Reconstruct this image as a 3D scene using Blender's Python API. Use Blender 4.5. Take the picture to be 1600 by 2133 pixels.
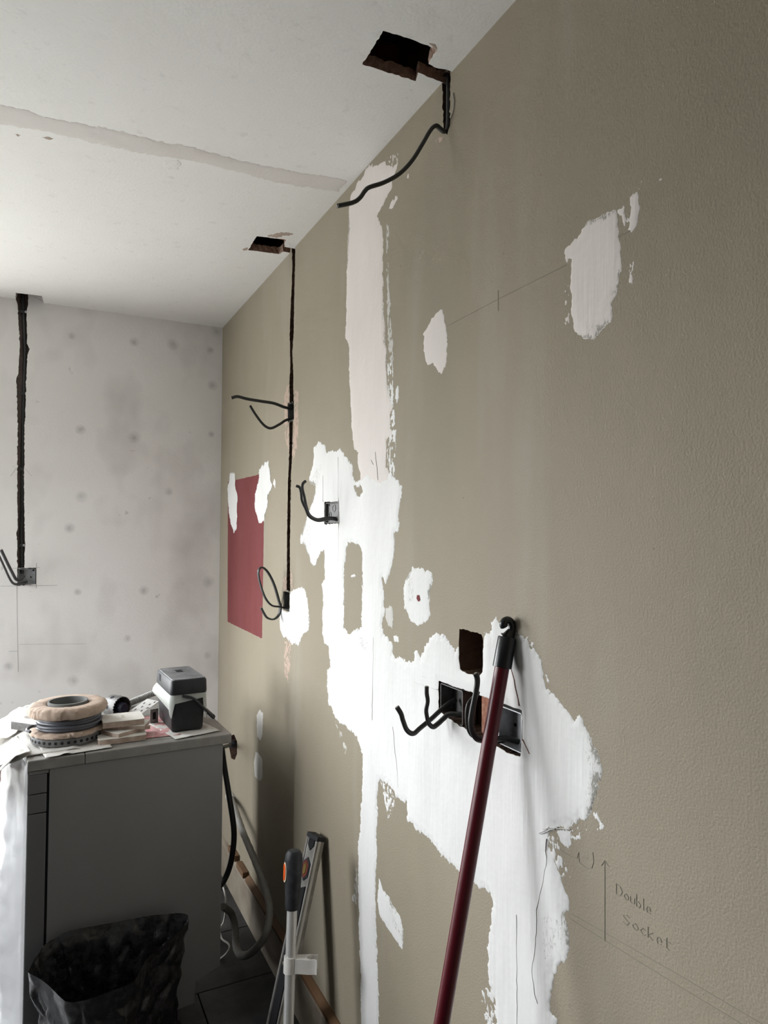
import bpy, bmesh, math, random
import numpy as np
from mathutils import Vector, Matrix
from mathutils.geometry import delaunay_2d_cdt

for o in list(bpy.data.objects): bpy.data.objects.remove(o)
SC = bpy.context.scene
COL = SC.collection

# ------------------------------------------------------------------ camera, light, exposure
# right wall is the plane x = 0, back wall y = D, floor z = 0, ceiling z = H (metres)
CAM = {'C': (-0.73275,0.0,1.45909),'r': (0.894611,-0.446814,0.005255),'u': (-0.0186,-0.025485,0.999502),'f': (0.446458,0.894264,0.03111),'fpx': 1432.41}
D = 3.1361
H = 2.4
cd = bpy.data.cameras.new('camera'); cam = bpy.data.objects.new('camera', cd); COL.objects.link(cam)
cd.sensor_fit = 'HORIZONTAL'; cd.sensor_width = 36.0; cd.lens = CAM['fpx']*36/1600; cd.clip_start = .02
_r, _u, _f, _c = CAM['r'], CAM['u'], CAM['f'], CAM['C']
cam.matrix_world = Matrix(((_r[0],_u[0],-_f[0],_c[0]),(_r[1],_u[1],-_f[1],_c[1]),(_r[2],_u[2],-_f[2],_c[2]),(0,0,0,1)))
SC.camera = cam
W = bpy.data.worlds.new('sky'); SC.world = W; W.use_nodes = True
_nt=W.node_tree; _bg=_nt.nodes['Background']
# overcast sky above the horizon, paved garden ground below it
_tc=_nt.nodes.new('ShaderNodeTexCoord'); _sx=_nt.nodes.new('ShaderNodeSeparateXYZ'); _nt.links.new(_tc.outputs['Generated'],_sx.inputs[0])
_mr=_nt.nodes.new('ShaderNodeMapRange'); _mr.inputs[1].default_value=-.06; _mr.inputs[2].default_value=.06; _nt.links.new(_sx.outputs['Z'],_mr.inputs[0])
_mx=_nt.nodes.new('ShaderNodeMix'); _mx.data_type='RGBA'; _mx.inputs[6].default_value=(.295,.29,.285,1); _mx.inputs[7].default_value=(.975,.965,1,1)
_nt.links.new(_mr.outputs[0],_mx.inputs[0]); _nt.links.new(_mx.outputs[2],_bg.inputs[0]); _bg.inputs[1].default_value=25.0
def portal(name, loc, rot, sx, sy):
    l = bpy.data.lights.new(name,'AREA'); l.shape='RECTANGLE'; l.size=sx; l.size_y=sy; l.cycles.is_portal=True
    o = bpy.data.objects.new(name,l); o.location=loc; o.rotation_euler=rot; COL.objects.link(o); return o
# daylight comes through a glazed garden door in the back wall and a window in the left wall
X0,Y0=-2.35,-1.5
DOOR = (-2.25,-1.0,.03,2.08)      # x0,x1,z0,z1 of the door opening in the back wall
WIN = (1.8,2.65,.85,1.95)      # y0,y1,z0,z1 of the window in the left wall
portal('daylight_garden_door',((DOOR[0]+DOOR[1])/2,D+.06,(DOOR[2]+DOOR[3])/2),(math.radians(-90),0,0),DOOR[1]-DOOR[0]-.01,DOOR[3]-DOOR[2]-.01)
portal('daylight_window',(X0-.05,(WIN[0]+WIN[1])/2,(WIN[2]+WIN[3])/2),(0,math.radians(-90),0),WIN[3]-WIN[2]-.01,WIN[1]-WIN[0]-.01)
cy=SC.cycles; cy.max_bounces=5; cy.diffuse_bounces=4; cy.glossy_bounces=2; cy.transmission_bounces=3; cy.transparent_max_bounces=6; cy.caustics_reflective=False; cy.caustics_refractive=False
cy.use_adaptive_sampling=True; cy.adaptive_threshold=.05; cy.use_denoising=True
SC.view_settings.view_transform='Standard'; SC.view_settings.look='None'; SC.view_settings.gamma=1; SC.view_settings.use_curve_mapping=False
SC.view_settings.exposure = 0.13

# ------------------------------------------------------------------ materials
MATS = {}
def M(name): return MATS[name]
def mat(name, col, rough=.8, metal=0, var=None, bump=None, spec=.3, vscale=(1,1,1), trans=0, alpha=1, sss=0):
    """principled material; var=(colour2, scale, amount); bump=(scale, strength, distance)"""
    m = bpy.data.materials.new(name); m.use_nodes = True; nt = m.node_tree; b = nt.nodes['Principled BSDF']
    b.inputs['Base Color'].default_value = (*col,1); b.inputs['Roughness'].default_value = rough
    b.inputs['Metallic'].default_value = metal; b.inputs['Specular IOR Level'].default_value = spec
    if trans: b.inputs['Transmission Weight'].default_value = trans
    b.inputs['Alpha'].default_value = alpha
    tc = nt.nodes.new('ShaderNodeTexCoord'); mp = nt.nodes.new('ShaderNodeMapping'); mp.inputs['Scale'].default_value = vscale
    nt.links.new(tc.outputs['Object'], mp.inputs['Vector'])
    if var:
        n = nt.nodes.new('ShaderNodeTexNoise'); n.inputs['Scale'].default_value = var[1]; n.inputs['Detail'].default_value = 6; n.inputs['Roughness'].default_value=.62
        nt.links.new(mp.outputs[0], n.inputs['Vector'])
        rp = nt.nodes.new('ShaderNodeMapRange'); rp.inputs[1].default_value=.35; rp.inputs[2].default_value=.7; rp.inputs[4].default_value=var[2]
        nt.links.new(n.outputs['Fac'], rp.inputs[0])
        mx = nt.nodes.new('ShaderNodeMix'); mx.data_type='RGBA'; mx.inputs[6].default_value=(*col,1); mx.inputs[7].default_value=(*var[0],1)
        nt.links.new(rp.outputs[0], mx.inputs[0]); nt.links.new(mx.outputs[2], b.inputs['Base Color'])
    if bump:
        n2 = nt.nodes.new('ShaderNodeTexNoise'); n2.inputs['Scale'].default_value=bump[0]; n2.inputs['Detail'].default_value=4
        nt.links.new(mp.outputs[0], n2.inputs['Vector'])
        bp = nt.nodes.new('ShaderNodeBump'); bp.inputs['Strength'].default_value=bump[1]; bp.inputs['Distance'].default_value=bump[2]
        nt.links.new(n2.outputs['Fac'], bp.inputs['Height']); nt.links.new(bp.outputs[0], b.inputs['Normal'])
    MATS[name] = m; return m

OLIVE = (.290,.254,.192)
def wall_paint(name, base, tints, fine, bscale, bstr):
    """painted plaster: large soft stains, vertical smears, dust specks, roller stipple"""
    m = bpy.data.materials.new(name); m.use_nodes=True; nt=m.node_tree; N=nt.nodes; L=nt.links; b=N['Principled BSDF']
    b.inputs['Roughness'].default_value=.72; b.inputs['Specular IOR Level'].default_value=.22
    tc=N.new('ShaderNodeTexCoord'); cur=None
    for i,(c2,scale,vs,lo,hi,amt) in enumerate(tints):
        mp=N.new('ShaderNodeMapping'); mp.inputs['Scale'].default_value=vs; mp.inputs['Location'].default_value=(3.1*i,1.7*i,.9*i); L.new(tc.outputs['Object'],mp.inputs[0])
        n=N.new('ShaderNodeTexNoise'); n.inputs['Scale'].default_value=scale; n.inputs['Detail'].default_value=3; n.inputs['Roughness'].default_value=.6; L.new(mp.outputs[0],n.inputs['Vector'])
        r=N.new('ShaderNodeMapRange'); r.inputs[1].default_value=lo; r.inputs[2].default_value=hi; r.inputs[4].default_value=amt; L.new(n.outputs['Fac'],r.inputs[0])
        x=N.new('ShaderNodeMix'); x.data_type='RGBA'; x.inputs[7].default_value=(*c2,1)
        if cur is None: x.inputs[6].default_value=(*base,1)
        else: L.new(cur,x.inputs[6])
        L.new(r.outputs[0],x.inputs[0]); cur=x.outputs[2]
    L.new(cur,b.inputs['Base Color'])
    n=N.new('ShaderNodeTexNoise'); n.inputs['Scale'].default_value=bscale; n.inputs['Detail'].default_value=1.5; L.new(tc.outputs['Object'],n.inputs['Vector'])
    n3=N.new('ShaderNodeTexNoise'); n3.inputs['Scale'].default_value=9; n3.inputs['Detail'].default_value=2; L.new(tc.outputs['Object'],n3.inputs['Vector'])
    ad=N.new('ShaderNodeMath'); ad.operation='MULTIPLY_ADD'; ad.inputs[1].default_value=fine; L.new(n3.outputs['Fac'],ad.inputs[0]); L.new(n.outputs['Fac'],ad.inputs[2])
    bp=N.new('ShaderNodeBump'); bp.inputs['Strength'].default_value=bstr; bp.inputs['Distance'].default_value=.003; L.new(ad.outputs[0],bp.inputs['Height']); L.new(bp.outputs[0],b.inputs['Normal'])
    MATS[name]=m
wall_paint('olive_paint', OLIVE, [((.33,.285,.225),1.6,(1,1,.35),.42,.72,.8),((.37,.35,.30),5,(1,1,.18),.56,.8,.55),((.22,.20,.155),2.3,(1,1,.6),.5,.8,.5),((.12,.10,.085),60,(1,1,1),.72,.76,.5)], 2.0, 290, .30)
wall_paint('grey_plaster', (.77,.745,.725), [((.82,.80,.785),1.8,(1,1,1),.4,.7,.9),((.47,.435,.42),3.5,(1,1,.7),.5,.75,.6),((.33,.31,.30),22,(1,1,1),.70,.80,.55)], 1.5, 120, .14)
def add_spots(name,pts,col,rad):
    """soft round stains (plasterboard screw heads) at fixed places on the plaster"""
    nt=MATS[name].node_tree; N=nt.nodes; L=nt.links; b=N['Principled BSDF']; src=b.inputs['Base Color'].links[0].from_socket
    tc=N.new('ShaderNodeTexCoord'); ns=N.new('ShaderNodeTexNoise'); ns.inputs['Scale'].default_value=40; L.new(tc.outputs['Object'],ns.inputs['Vector']); cur=None
    for i,(x,z) in enumerate(pts):
        d=N.new('ShaderNodeVectorMath'); d.operation='DISTANCE'; d.inputs[1].default_value=(x,D,z); L.new(tc.outputs['Object'],d.inputs[0])
        r=N.new('ShaderNodeMapRange'); r.inputs[1].default_value=.003; r.inputs[2].default_value=rad*(.7+.5*((i*7)%5)/4); r.inputs[3].default_value=1; r.inputs[4].default_value=0; L.new(d.outputs['Value'],r.inputs[0])
        if cur is None: cur=r.outputs[0]
        else:
            m=N.new('ShaderNodeMath'); m.operation='MAXIMUM'; L.new(cur,m.inputs[0]); L.new(r.outputs[0],m.inputs[1]); cur=m.outputs[0]
    k=N.new('ShaderNodeMath'); k.operation='MULTIPLY'; L.new(cur,k.inputs[0]); L.new(ns.outputs['Fac'],k.inputs[1])
    x=N.new('ShaderNodeMix'); x.data_type='RGBA'; x.inputs[7].default_value=(*col,1); L.new(k.outputs[0],x.inputs[0]); L.new(src,x.inputs[6]); L.new(x.outputs[2],b.inputs['Base Color'])
wall_paint('ceiling_paint', (.80,.785,.765), [((.84,.83,.815),1.3,(1,1,1),.4,.7,.9),((.62,.60,.585),30,(1,1,1),.60,.8,.5),((.45,.43,.41),9,(1,1,1),.74,.79,.35)], 3.0, 150, .22)
wall_paint('room_paint', (.20,.195,.185), [((.17,.165,.155),2,(1,1,1),.4,.7,.8)], 1, 90, .1)

def filler(name, col, col2, under, thresh=.35):
    """filler plaster whose thin, scraped parts let the paint below show through (driven by how thick the coat is)"""
    m=bpy.data.materials.new(name); m.use_nodes=True; nt=m.node_tree; N=nt.nodes; L=nt.links; b=N['Principled BSDF']
    b.inputs['Roughness'].default_value=.88; b.inputs['Specular IOR Level'].default_value=.15
    tc=N.new('ShaderNodeTexCoord'); mp=N.new('ShaderNodeMapping'); mp.inputs['Scale'].default_value=(1,1,.45); L.new(tc.outputs['Object'],mp.inputs[0])
    n=N.new('ShaderNodeTexNoise'); n.inputs['Scale'].default_value=330; n.inputs['Detail'].default_value=5; n.inputs['Roughness'].default_value=.7; L.new(mp.outputs[0],n.inputs['Vector'])
    at=N.new('ShaderNodeAttribute'); at.attribute_name='cover'
    a=N.new('ShaderNodeMath'); a.operation='MULTIPLY_ADD'; a.inputs[1].default_value=1.1; L.new(n.outputs['Fac'],a.inputs[0]); L.new(at.outputs['Fac'],a.inputs[2])
    r=N.new('ShaderNodeMapRange'); r.inputs[1].default_value=thresh+.5; r.inputs[2].default_value=thresh+.68; L.new(a.outputs[0],r.inputs[0])
    n2=N.new('ShaderNodeTexNoise'); n2.inputs['Scale'].default_value=7; n2.inputs['Detail'].default_value=4; L.new(mp.outputs[0],n2.inputs['Vector'])
    r2=N.new('ShaderNodeMapRange'); r2.inputs[1].default_value=.38; r2.inputs[2].default_value=.7; L.new(n2.outputs['Fac'],r2.inputs[0])
    x=N.new('ShaderNodeMix'); x.data_type='RGBA'; x.inputs[6].default_value=(*col,1); x.inputs[7].default_value=(*col2,1); L.new(r2.outputs[0],x.inputs[0])
    y=N.new('ShaderNodeMix'); y.data_type='RGBA'; y.inputs[6].default_value=(*under,1); L.new(x.outputs[2],y.inputs[7]); L.new(r.outputs[0],y.inputs[0]); L.new(y.outputs[2],b.inputs['Base Color'])
    mp2=N.new('ShaderNodeMapping'); mp2.inputs['Scale'].default_value=(1,1,.06); L.new(tc.outputs['Object'],mp2.inputs[0])
    n4=N.new('ShaderNodeTexNoise'); n4.inputs['Scale'].default_value=120; n4.inputs['Detail'].default_value=2; L.new(mp2.outputs[0],n4.inputs['Vector'])
    n5=N.new('ShaderNodeTexNoise'); n5.inputs['Scale'].default_value=14; n5.inputs['Detail'].default_value=3; L.new(tc.outputs['Object'],n5.inputs['Vector'])
    ad=N.new('ShaderNodeMath'); ad.operation='MULTIPLY_ADD'; ad.inputs[1].default_value=3; L.new(n5.outputs['Fac'],ad.inputs[0]); L.new(n4.outputs['Fac'],ad.inputs[2])
    bp=N.new('ShaderNodeBump'); bp.inputs['Strength'].default_value=.22; bp.inputs['Distance'].default_value=.003; L.new(ad.outputs[0],bp.inputs['Height']); L.new(bp.outputs[0],b.inputs['Normal'])
    MATS[name]=m
filler('filler_white',(.755,.75,.745),(.69,.685,.678),(.33,.32,.29))
filler('filler_pink',(.72,.665,.64),(.68,.625,.60),(.34,.325,.29))
filler('filler_thin',(.60,.585,.56),(.52,.50,.47),OLIVE,.55)
filler('bare_plaster',(.46,.335,.275),(.50,.39,.33),OLIVE,.45)
filler('red_paint',(.165,.046,.047),(.19,.058,.060),(.13,.034,.036),.0)
filler('skim_plaster',(.66,.62,.595),(.70,.665,.64),(.76,.74,.72),.1)
filler('peeled_paper',(.40,.315,.265),(.46,.37,.31),(.40,.32,.28),.0)
filler('ceiling_lump',(.80,.785,.765),(.77,.75,.73),(.64,.62,.6),.1)
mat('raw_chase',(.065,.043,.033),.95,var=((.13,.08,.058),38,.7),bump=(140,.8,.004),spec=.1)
mat('grey_chase',(.21,.17,.155),.95,var=((.16,.12,.10),30,.7),bump=(140,.8,.004),spec=.1)
mat('hole_dark',(.13,.088,.066),.95,var=((.17,.11,.08),60,.8),bump=(160,.8,.004),spec=.1)
mat('plaster_edge',(.44,.31,.25),.95,var=((.20,.12,.09),70,.9),bump=(150,.8,.003),spec=.1)
mat('joist_wood',(.33,.14,.055),.8,var=((.22,.085,.03),30,.8),vscale=(.2,1,1),bump=(60,.4,.002))
mat('brick_red',(.27,.11,.07),.95,var=((.42,.24,.18),45,.9),bump=(110,.9,.004),spec=.1)
mat('brick_pale',(.36,.25,.21),.95,var=((.5,.42,.37),25,.9),bump=(90,.9,.004),spec=.1)
mat('pencil',(.243,.226,.182),.7,spec=.2)
mat('pencil_plaster',(.42,.40,.39),.7,spec=.2)
mat('cable_sheath_lit',(.085,.088,.092),.45,spec=.4)  # paler cable sheath: bright light on the back-wall ends painted into the colour
mat('crack_grey',(.60,.59,.575),.9,spec=.1)
mat('crack_brown',(.25,.13,.10),.9,spec=.1)
mat('cable_sheath',(.030,.031,.030),.42,spec=.45,bump=(300,.08,.001))
mat('cable_end',(.30,.27,.24),.6)
mat('galvanised',(.17,.17,.172),.5,metal=.35,var=((.09,.085,.08),40,.9),bump=(80,.15,.001))
mat('galvanised_bright',(.50,.51,.53),.38,metal=.5,var=((.30,.30,.31),50,.8))
mat('rust_screw',(.28,.25,.22),.5,metal=.7)
mat('white_plastic',(.72,.70,.675),.45,spec=.4,var=((.62,.60,.57),40,.5))
mat('appliance_grey',(.275,.272,.272),.42,metal=.2,var=((.25,.248,.247),6,.6),spec=.4,bump=(500,.04,.0005))
mat('appliance_top',(.33,.32,.30),.45,spec=.4,metal=.1,var=((.16,.155,.145),14,.6))
mat('appliance_front',(.19,.19,.194),.4,metal=.25,spec=.4)
mat('gap_black',(.006,.006,.008),.7)
mat('door_glass',(.02,.02,.025),.08,spec=.6)
mat('black_plastic',(.010,.011,.014),.48,spec=.4,var=((.024,.025,.029),30,.7),bump=(200,.1,.001))
mat('dusty_black',(.085,.088,.094),.55,var=((.28,.285,.295),13,.9),bump=(120,.15,.001))
mat('bag_black',(.007,.007,.009),.22,spec=.6,var=((.10,.097,.094),55,.30),bump=(45,.5,.004))
mat('red_pole',(.088,.003,.009),.34,spec=.4,bump=(60,.03,.001))
mat('hook_black',(.006,.007,.009),.30,spec=.5)
mat('aluminium',(.74,.735,.72),.36,metal=.55,var=((.62,.615,.60),25,.5))
mat('aluminium_worn',(.40,.39,.37),.45,metal=.7,var=((.20,.19,.18),30,.8))
mat('grip_rubber',(.012,.013,.016),.55,spec=.35,var=((.04,.042,.046),40,.8))
mat('orange',(.80,.10,.008),.5)
mat('cream_ring',(.80,.66,.50),.5)
mat('vial_red',(.13,.028,.018),.6)
mat('vial_yellow',(.16,.12,.035),.3,spec=.5)
mat('kraft_paper',(.40,.305,.245),.85,var=((.52,.41,.33),12,.8),bump=(30,.6,.004))
mat('sheet_paper',(.66,.645,.615),.85,var=((.58,.56,.53),14,.7),bump=(22,.5,.004))
mat('pink_print',(.55,.20,.22),.85,var=((.72,.58,.55),60,.9))
mat('plaster_face',(.78,.765,.73),.85,var=((.66,.62,.56),18,.6))
mat('plaster_core',(.50,.40,.335),.95,var=((.36,.26,.205),60,.8),bump=(120,.7,.003))
mat('core_grey',(.16,.165,.16),.6)
mat('coil_blue',(.085,.088,.105),.45,spec=.4)
mat('blue_dark',(.012,.014,.030),.45)
mat('white_metal',(.80,.80,.79),.45,var=((.66,.65,.64),30,.5))
mat('conduit_grey',(.33,.33,.325),.55)
mat('hose_grey',(.30,.295,.28),.55,var=((.22,.21,.19),20,.7))
mat('hose_black',(.022,.024,.028),.45,spec=.4)
mat('skirting_paint',(.27,.235,.19),.65,var=((.17,.135,.10),9,.9),bump=(40,.3,.002))
mat('raw_wood',(.135,.082,.046),.75,var=((.17,.09,.045),16,.9),vscale=(1,.25,1),bump=(70,.5,.002))
mat('slate_tile',(.020,.020,.022),.5,var=((.055,.055,.057),10,.8),bump=(28,.5,.004),spec=.4)
mat('grout',(.16,.145,.125),.95,var=((.10,.09,.08),40,.8))
mat('frame_white',(.78,.78,.77),.4)

def translucent(name,col,alpha,rough):
    m=bpy.data.materials.new(name); m.use_nodes=True; nt=m.node_tree; N=nt.nodes; L=nt.links
    out=N['Material Output']; b=N['Principled BSDF']; b.inputs['Base Color'].default_value=(*col,1); b.inputs['Roughness'].default_value=rough
    t=N.new('ShaderNodeBsdfTranslucent'); t.inputs[0].default_value=(*col,1)
    tr=N.new('ShaderNodeBsdfTransparent')
    m1=N.new('ShaderNodeMixShader'); m1.inputs[0].default_value=.5; L.new(b.outputs[0],m1.inputs[1]); L.new(t.outputs[0],m1.inputs[2])
    m2=N.new('ShaderNodeMixShader'); m2.inputs[0].default_value=alpha; L.new(tr.outputs[0],m2.inputs[1]); L.new(m1.outputs[0],m2.inputs[2]); L.new(m2.outputs[0],out.inputs['Surface'])
    tc=N.new('ShaderNodeTexCoord'); n=N.new('ShaderNodeTexNoise'); n.inputs['Scale'].default_value=25; L.new(tc.outputs['Object'],n.inputs['Vector'])
    bp=N.new('ShaderNodeBump'); bp.inputs['Strength'].default_value=.4; bp.inputs['Distance'].default_value=.004; L.new(n.outputs['Fac'],bp.inputs['Height']); L.new(bp.outputs[0],b.inputs['Normal'])
    MATS[name]=m
translucent('film_plastic',(.88,.88,.90),.62,.25)
translucent('liner_film',(.80,.82,.79),.80,.4)
def clear_pane(name):
    m=bpy.data.materials.new(name); m.use_nodes=True; N=m.node_tree.nodes; L=m.node_tree.links; N.remove(N['Principled BSDF'])
    t=N.new('ShaderNodeBsdfTransparent'); t.inputs[0].default_value=(.96,.98,.97,1); g=N.new('ShaderNodeBsdfGlossy'); g.inputs['Roughness'].default_value=.02
    x=N.new('ShaderNodeMixShader'); x.inputs[0].default_value=.05; L.new(t.outputs[0],x.inputs[1]); L.new(g.outputs[0],x.inputs[2]); L.new(x.outputs[0],N['Material Output'].inputs['Surface']); MATS[name]=m
clear_pane('door_pane')

# ------------------------------------------------------------------ mesh helpers
def link(name, me, material=None, parent=None, smooth=False):
    if isinstance(material,str): material=M(material)
    if material is not None and not me.materials: me.materials.append(material)
    o=bpy.data.objects.new(name,me); COL.objects.link(o)
    if parent is not None: o.parent=parent
    if smooth:
        for p in me.polygons: p.use_smooth=True
    return o
def mesh(name, v, f, material=None, parent=None, smooth=False):
    me=bpy.data.meshes.new(name); me.from_pydata([tuple(x) for x in v],[],f); me.update()
    return link(name,me,material,parent,smooth)
def tag(o,label=None,cat=None,group=None,kind=None):
    if label: o['label']=label
    if cat: o['category']=cat
    if group: o['group']=group
    if kind: o['kind']=kind
    return o
def empty(name,loc,rot=(0,0,0)):
    o=bpy.data.objects.new(name,None); o.empty_display_size=.05; o.location=loc; o.rotation_euler=rot; COL.objects.link(o); return o
def rebase(o):
    """move the origin of a single mesh to the foot of its bounding box"""
    me=o.data; co=np.array([v.co[:] for v in me.vertices]); lo=co.min(0); hi=co.max(0)
    b=Vector(((lo[0]+hi[0])/2,(lo[1]+hi[1])/2,lo[2])); me.transform(Matrix.Translation(-b)); o.location=b
    for c in o.children: c.location=Vector(c.location)-b
    return o
class B:
    """collects shapes into one mesh"""
    def __init__(s): s.v=[]; s.f=[]
    def add(s,v,f):
        n=len(s.v); s.v+= [tuple(x) for x in v]; s.f+=[tuple(i+n for i in q) for q in f]; return s
    def box(s,a,b):
        x0,y0,z0=a; x1,y1,z1=b
        return s.add([(x0,y0,z0),(x1,y0,z0),(x1,y1,z0),(x0,y1,z0),(x0,y0,z1),(x1,y0,z1),(x1,y1,z1),(x0,y1,z1)],[(3,2,1,0),(4,5,6,7),(0,1,5,4),(1,2,6,5),(2,3,7,6),(3,0,4,7)])
    def prism(s,poly,z0,z1,ax='z'):
        n=len(poly)
        def P(a,b,c): return (a,b,c) if ax=='z' else ((c,a,b) if ax=='x' else (a,c,b))
        v=[P(a,b,z0) for a,b in poly]+[P(a,b,z1) for a,b in poly]
        f=[(i,(i+1)%n,n+(i+1)%n,n+i) for i in range(n)]+[tuple(range(n-1,-1,-1)),tuple(range(n,2*n))]
        return s.add(v,f)
    def lathe(s,prof,seg=32,c=(0,0,0),closed=False):
        v=[];f=[];n=len(prof)
        for k in range(seg):
            a=2*math.pi*k/seg
            for r,z in prof: v.append((c[0]+r*math.cos(a),c[1]+r*math.sin(a),c[2]+z))
        m=n if closed else n-1
        for k in range(seg):
            for i in range(m):
                j=(i+1)%n; f.append((k*n+i,((k+1)%seg)*n+i,((k+1)%seg)*n+j,k*n+j))
        return s.add(v,f)
    def tube(s,pts,r,seg=10,flat=1.0,up=None,caps=True):
        v,f=tube_geo(pts,r,seg,flat,up,caps); return s.add(v,f)
    def xf(s,mx): s.v=[tuple(mx@Vector(p)) for p in s.v]; return s
    def build(s,name,material,parent=None,smooth=False,bevel=0,fixn=True,seg=2):
        me=bpy.data.meshes.new(name); me.from_pydata(s.v,[],s.f); me.update()
        bm=bmesh.new(); bm.from_mesh(me)
        if fixn: bmesh.ops.recalc_face_normals(bm,faces=bm.faces)
        if bevel:
            es=[e for e in bm.edges if len(e.link_faces)==2 and e.calc_face_angle(0)>.5]
            bmesh.ops.bevel(bm,geom=es,offset=bevel,segments=seg,profile=.5,affect='EDGES',clamp_overlap=True)
        bm.to_mesh(me); bm.free()
        o=link(name,me,material,parent)
        if smooth:
            for p in me.polygons: p.use_smooth=True
            me.set_sharp_from_angle(angle=math.radians(40))
        return o
def spline(pts,n=6):
    """Catmull-Rom through the points"""
    P=[Vector(p) for p in pts]; P=[P[0]*2-P[1]]+P+[P[-1]*2-P[-2]]; out=[]
    for i in range(1,len(P)-2):
        a,b,c,d=P[i-1],P[i],P[i+1],P[i+2]
        for k in range(n):
            t=k/n; out.append(.5*((2*b)+(c-a)*t+(2*a-5*b+4*c-d)*t*t+(3*b-a-3*c+d)*t**3))
    out.append(P[-2]); return out
def tube_geo(pts,r,seg=10,flat=1.0,up=None,caps=True):
    P=[Vector(p) for p in pts]; n=len(P); v=[];f=[]
    t0=(P[1]-P[0]).normalized(); u=Vector(up) if up else Vector((0,0,1))
    if abs(u.dot(t0))>.95: u=Vector((0,1,0))
    for i in range(n):
        t=(P[min(i+1,n-1)]-P[max(i-1,0)]).normalized()
        u=(u-t*u.dot(t)).normalized(); w=t.cross(u)
        rr=r[i] if isinstance(r,(list,tuple)) else r
        for k in range(seg):
            a=2*math.pi*k/seg; v.append(P[i]+u*(rr*math.cos(a))+w*(rr*flat*math.sin(a)))
    for i in range(n-1):
        for k in range(seg): f.append((i*seg+k,i*seg+(k+1)%seg,(i+1)*seg+(k+1)%seg,(i+1)*seg+k))
    if caps: f+= [tuple(range(seg-1,-1,-1)),tuple((n-1)*seg+k for k in range(seg))]
    return v,f

# ------------------------------------------------------------------ value noise
_rng=np.random.default_rng(7); _TAB=_rng.random((256,256))
def vnoise(x,y,seed=0):
    x=np.asarray(x)+seed*17.31; y=np.asarray(y)+seed*9.77
    xi=np.floor(x).astype(int); yi=np.floor(y).astype(int); fx=x-xi; fy=y-yi; fx=fx*fx*(3-2*fx); fy=fy*fy*(3-2*fy)
    g=lambda a,b:_TAB[a%256,b%256]
    return (g(xi,yi)*(1-fx)+g(xi+1,yi)*fx)*(1-fy)+(g(xi,yi+1)*(1-fx)+g(xi+1,yi+1)*fx)*fy
def fbm(x,y,seed=0,octs=4):
    s=0;a=1;t=0
    for k in range(octs): s=s+a*vnoise(x*2**k,y*2**k,seed+k*3); t+=a; a*=.55
    return s/t*2-1
def sdf(poly,A,Bm):
    """signed distance, positive inside"""
    P=np.array(poly); d=np.full(A.shape,1e9); ins=np.zeros(A.shape,bool); n=len(P)
    for i in range(n):
        x0,y0=P[i]; x1,y1=P[(i+1)%n]; ex,ey=x1-x0,y1-y0; L2=ex*ex+ey*ey+1e-12
        t=np.clip(((A-x0)*ex+(Bm-y0)*ey)/L2,0,1); d=np.minimum(d,np.hypot(A-x0-t*ex,Bm-y0-t*ey))
        if abs(ey)>1e-9:
            c=((y0>Bm)!=(y1>Bm)); ins^= c&(A<(Bm-y0)*ex/ey+x0)
    return np.where(ins,d,-d)
def rag(poly,step=.006,amp=.0025,seed=0):
    """resample an outline and roughen it like broken plaster"""
    P=[Vector(p) for p in poly]; out=[]; n=len(P); rnd=random.Random(seed)
    for i in range(n):
        a,b=P[i],P[(i+1)%n]; L=(b-a).length; k=max(1,int(L/step)); nr=Vector((-(b-a).y,(b-a).x)).normalized() if L>1e-6 else Vector((0,0))
        for j in range(k):
            q=a+(b-a)*(j/k)
            if j: q=q+nr*rnd.gauss(0,amp*.6)
            out.append((q.x,q.y))
    return out
def area2(p): return sum(p[i][0]*p[(i+1)%len(p)][1]-p[(i+1)%len(p)][0]*p[i][1] for i in range(len(p)))/2
def ccw(p): return list(p) if area2(p)>0 else list(p)[::-1]
# surfaces: (a, b, height into the room) -> world
SURF={'R':lambda a,b,h:(-h,a,b),'B':lambda a,b,h:(a,D-h,b),'C':lambda a,b,h:(a,b,H-h)}
def tess(loops):
    """triangulate outer loop minus holes"""
    vs=[];ed=[]
    for l in loops:
        n=len(vs); vs+=[Vector((p[0],p[1])) for p in l]; ed+=[(n+i,n+(i+1)%len(l)) for i in range(len(l))]
    r=delaunay_2d_cdt(vs,ed,[],0,1e-7); V=[(p.x,p.y) for p in r[0]]; out=[]
    C=np.array([[sum(V[i][0] for i in t)/3,sum(V[i][1] for i in t)/3] for t in r[2]])
    keep=sdf(loops[0],C[:,0],C[:,1])>0
    for h in loops[1:]: keep&= sdf(h,C[:,0],C[:,1])<0
    for t,k in zip(r[2],keep):
        if not k: continue
        a,b,c=[V[i] for i in t]; s=(b[0]-a[0])*(c[1]-a[1])-(c[0]-a[0])*(b[1]-a[1])
        out.append(tuple(t) if s>0 else tuple(t)[::-1])
    return V,out
def slab(name,outer,holes,surf,thick,material,parent=None):
    """wall or ceiling slab with cut-outs right through its skin; a closed backing sits behind"""
    S=SURF[surf]; vs,tri=tess([ccw(outer)]+[ccw(h)[::-1] for h in holes]); flip=surf in 'RC'
    v=[S(a,b,0) for a,b in vs]; f=[t[::-1] if flip else t for t in tri]
    n=len(v); o4=ccw(outer); m=len(o4)
    v+=[S(a,b,0) for a,b in o4]+[S(a,b,-thick) for a,b in o4]
    for i in range(m):
        q=(n+i,n+(i+1)%m,n+m+(i+1)%m,n+m+i); f.append(q if flip else q[::-1])
    f.append(tuple(range(n+m,n+2*m)) if flip else tuple(range(n+2*m-1,n+m-1,-1)))
    return mesh(name,v,f,material,parent)
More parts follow.
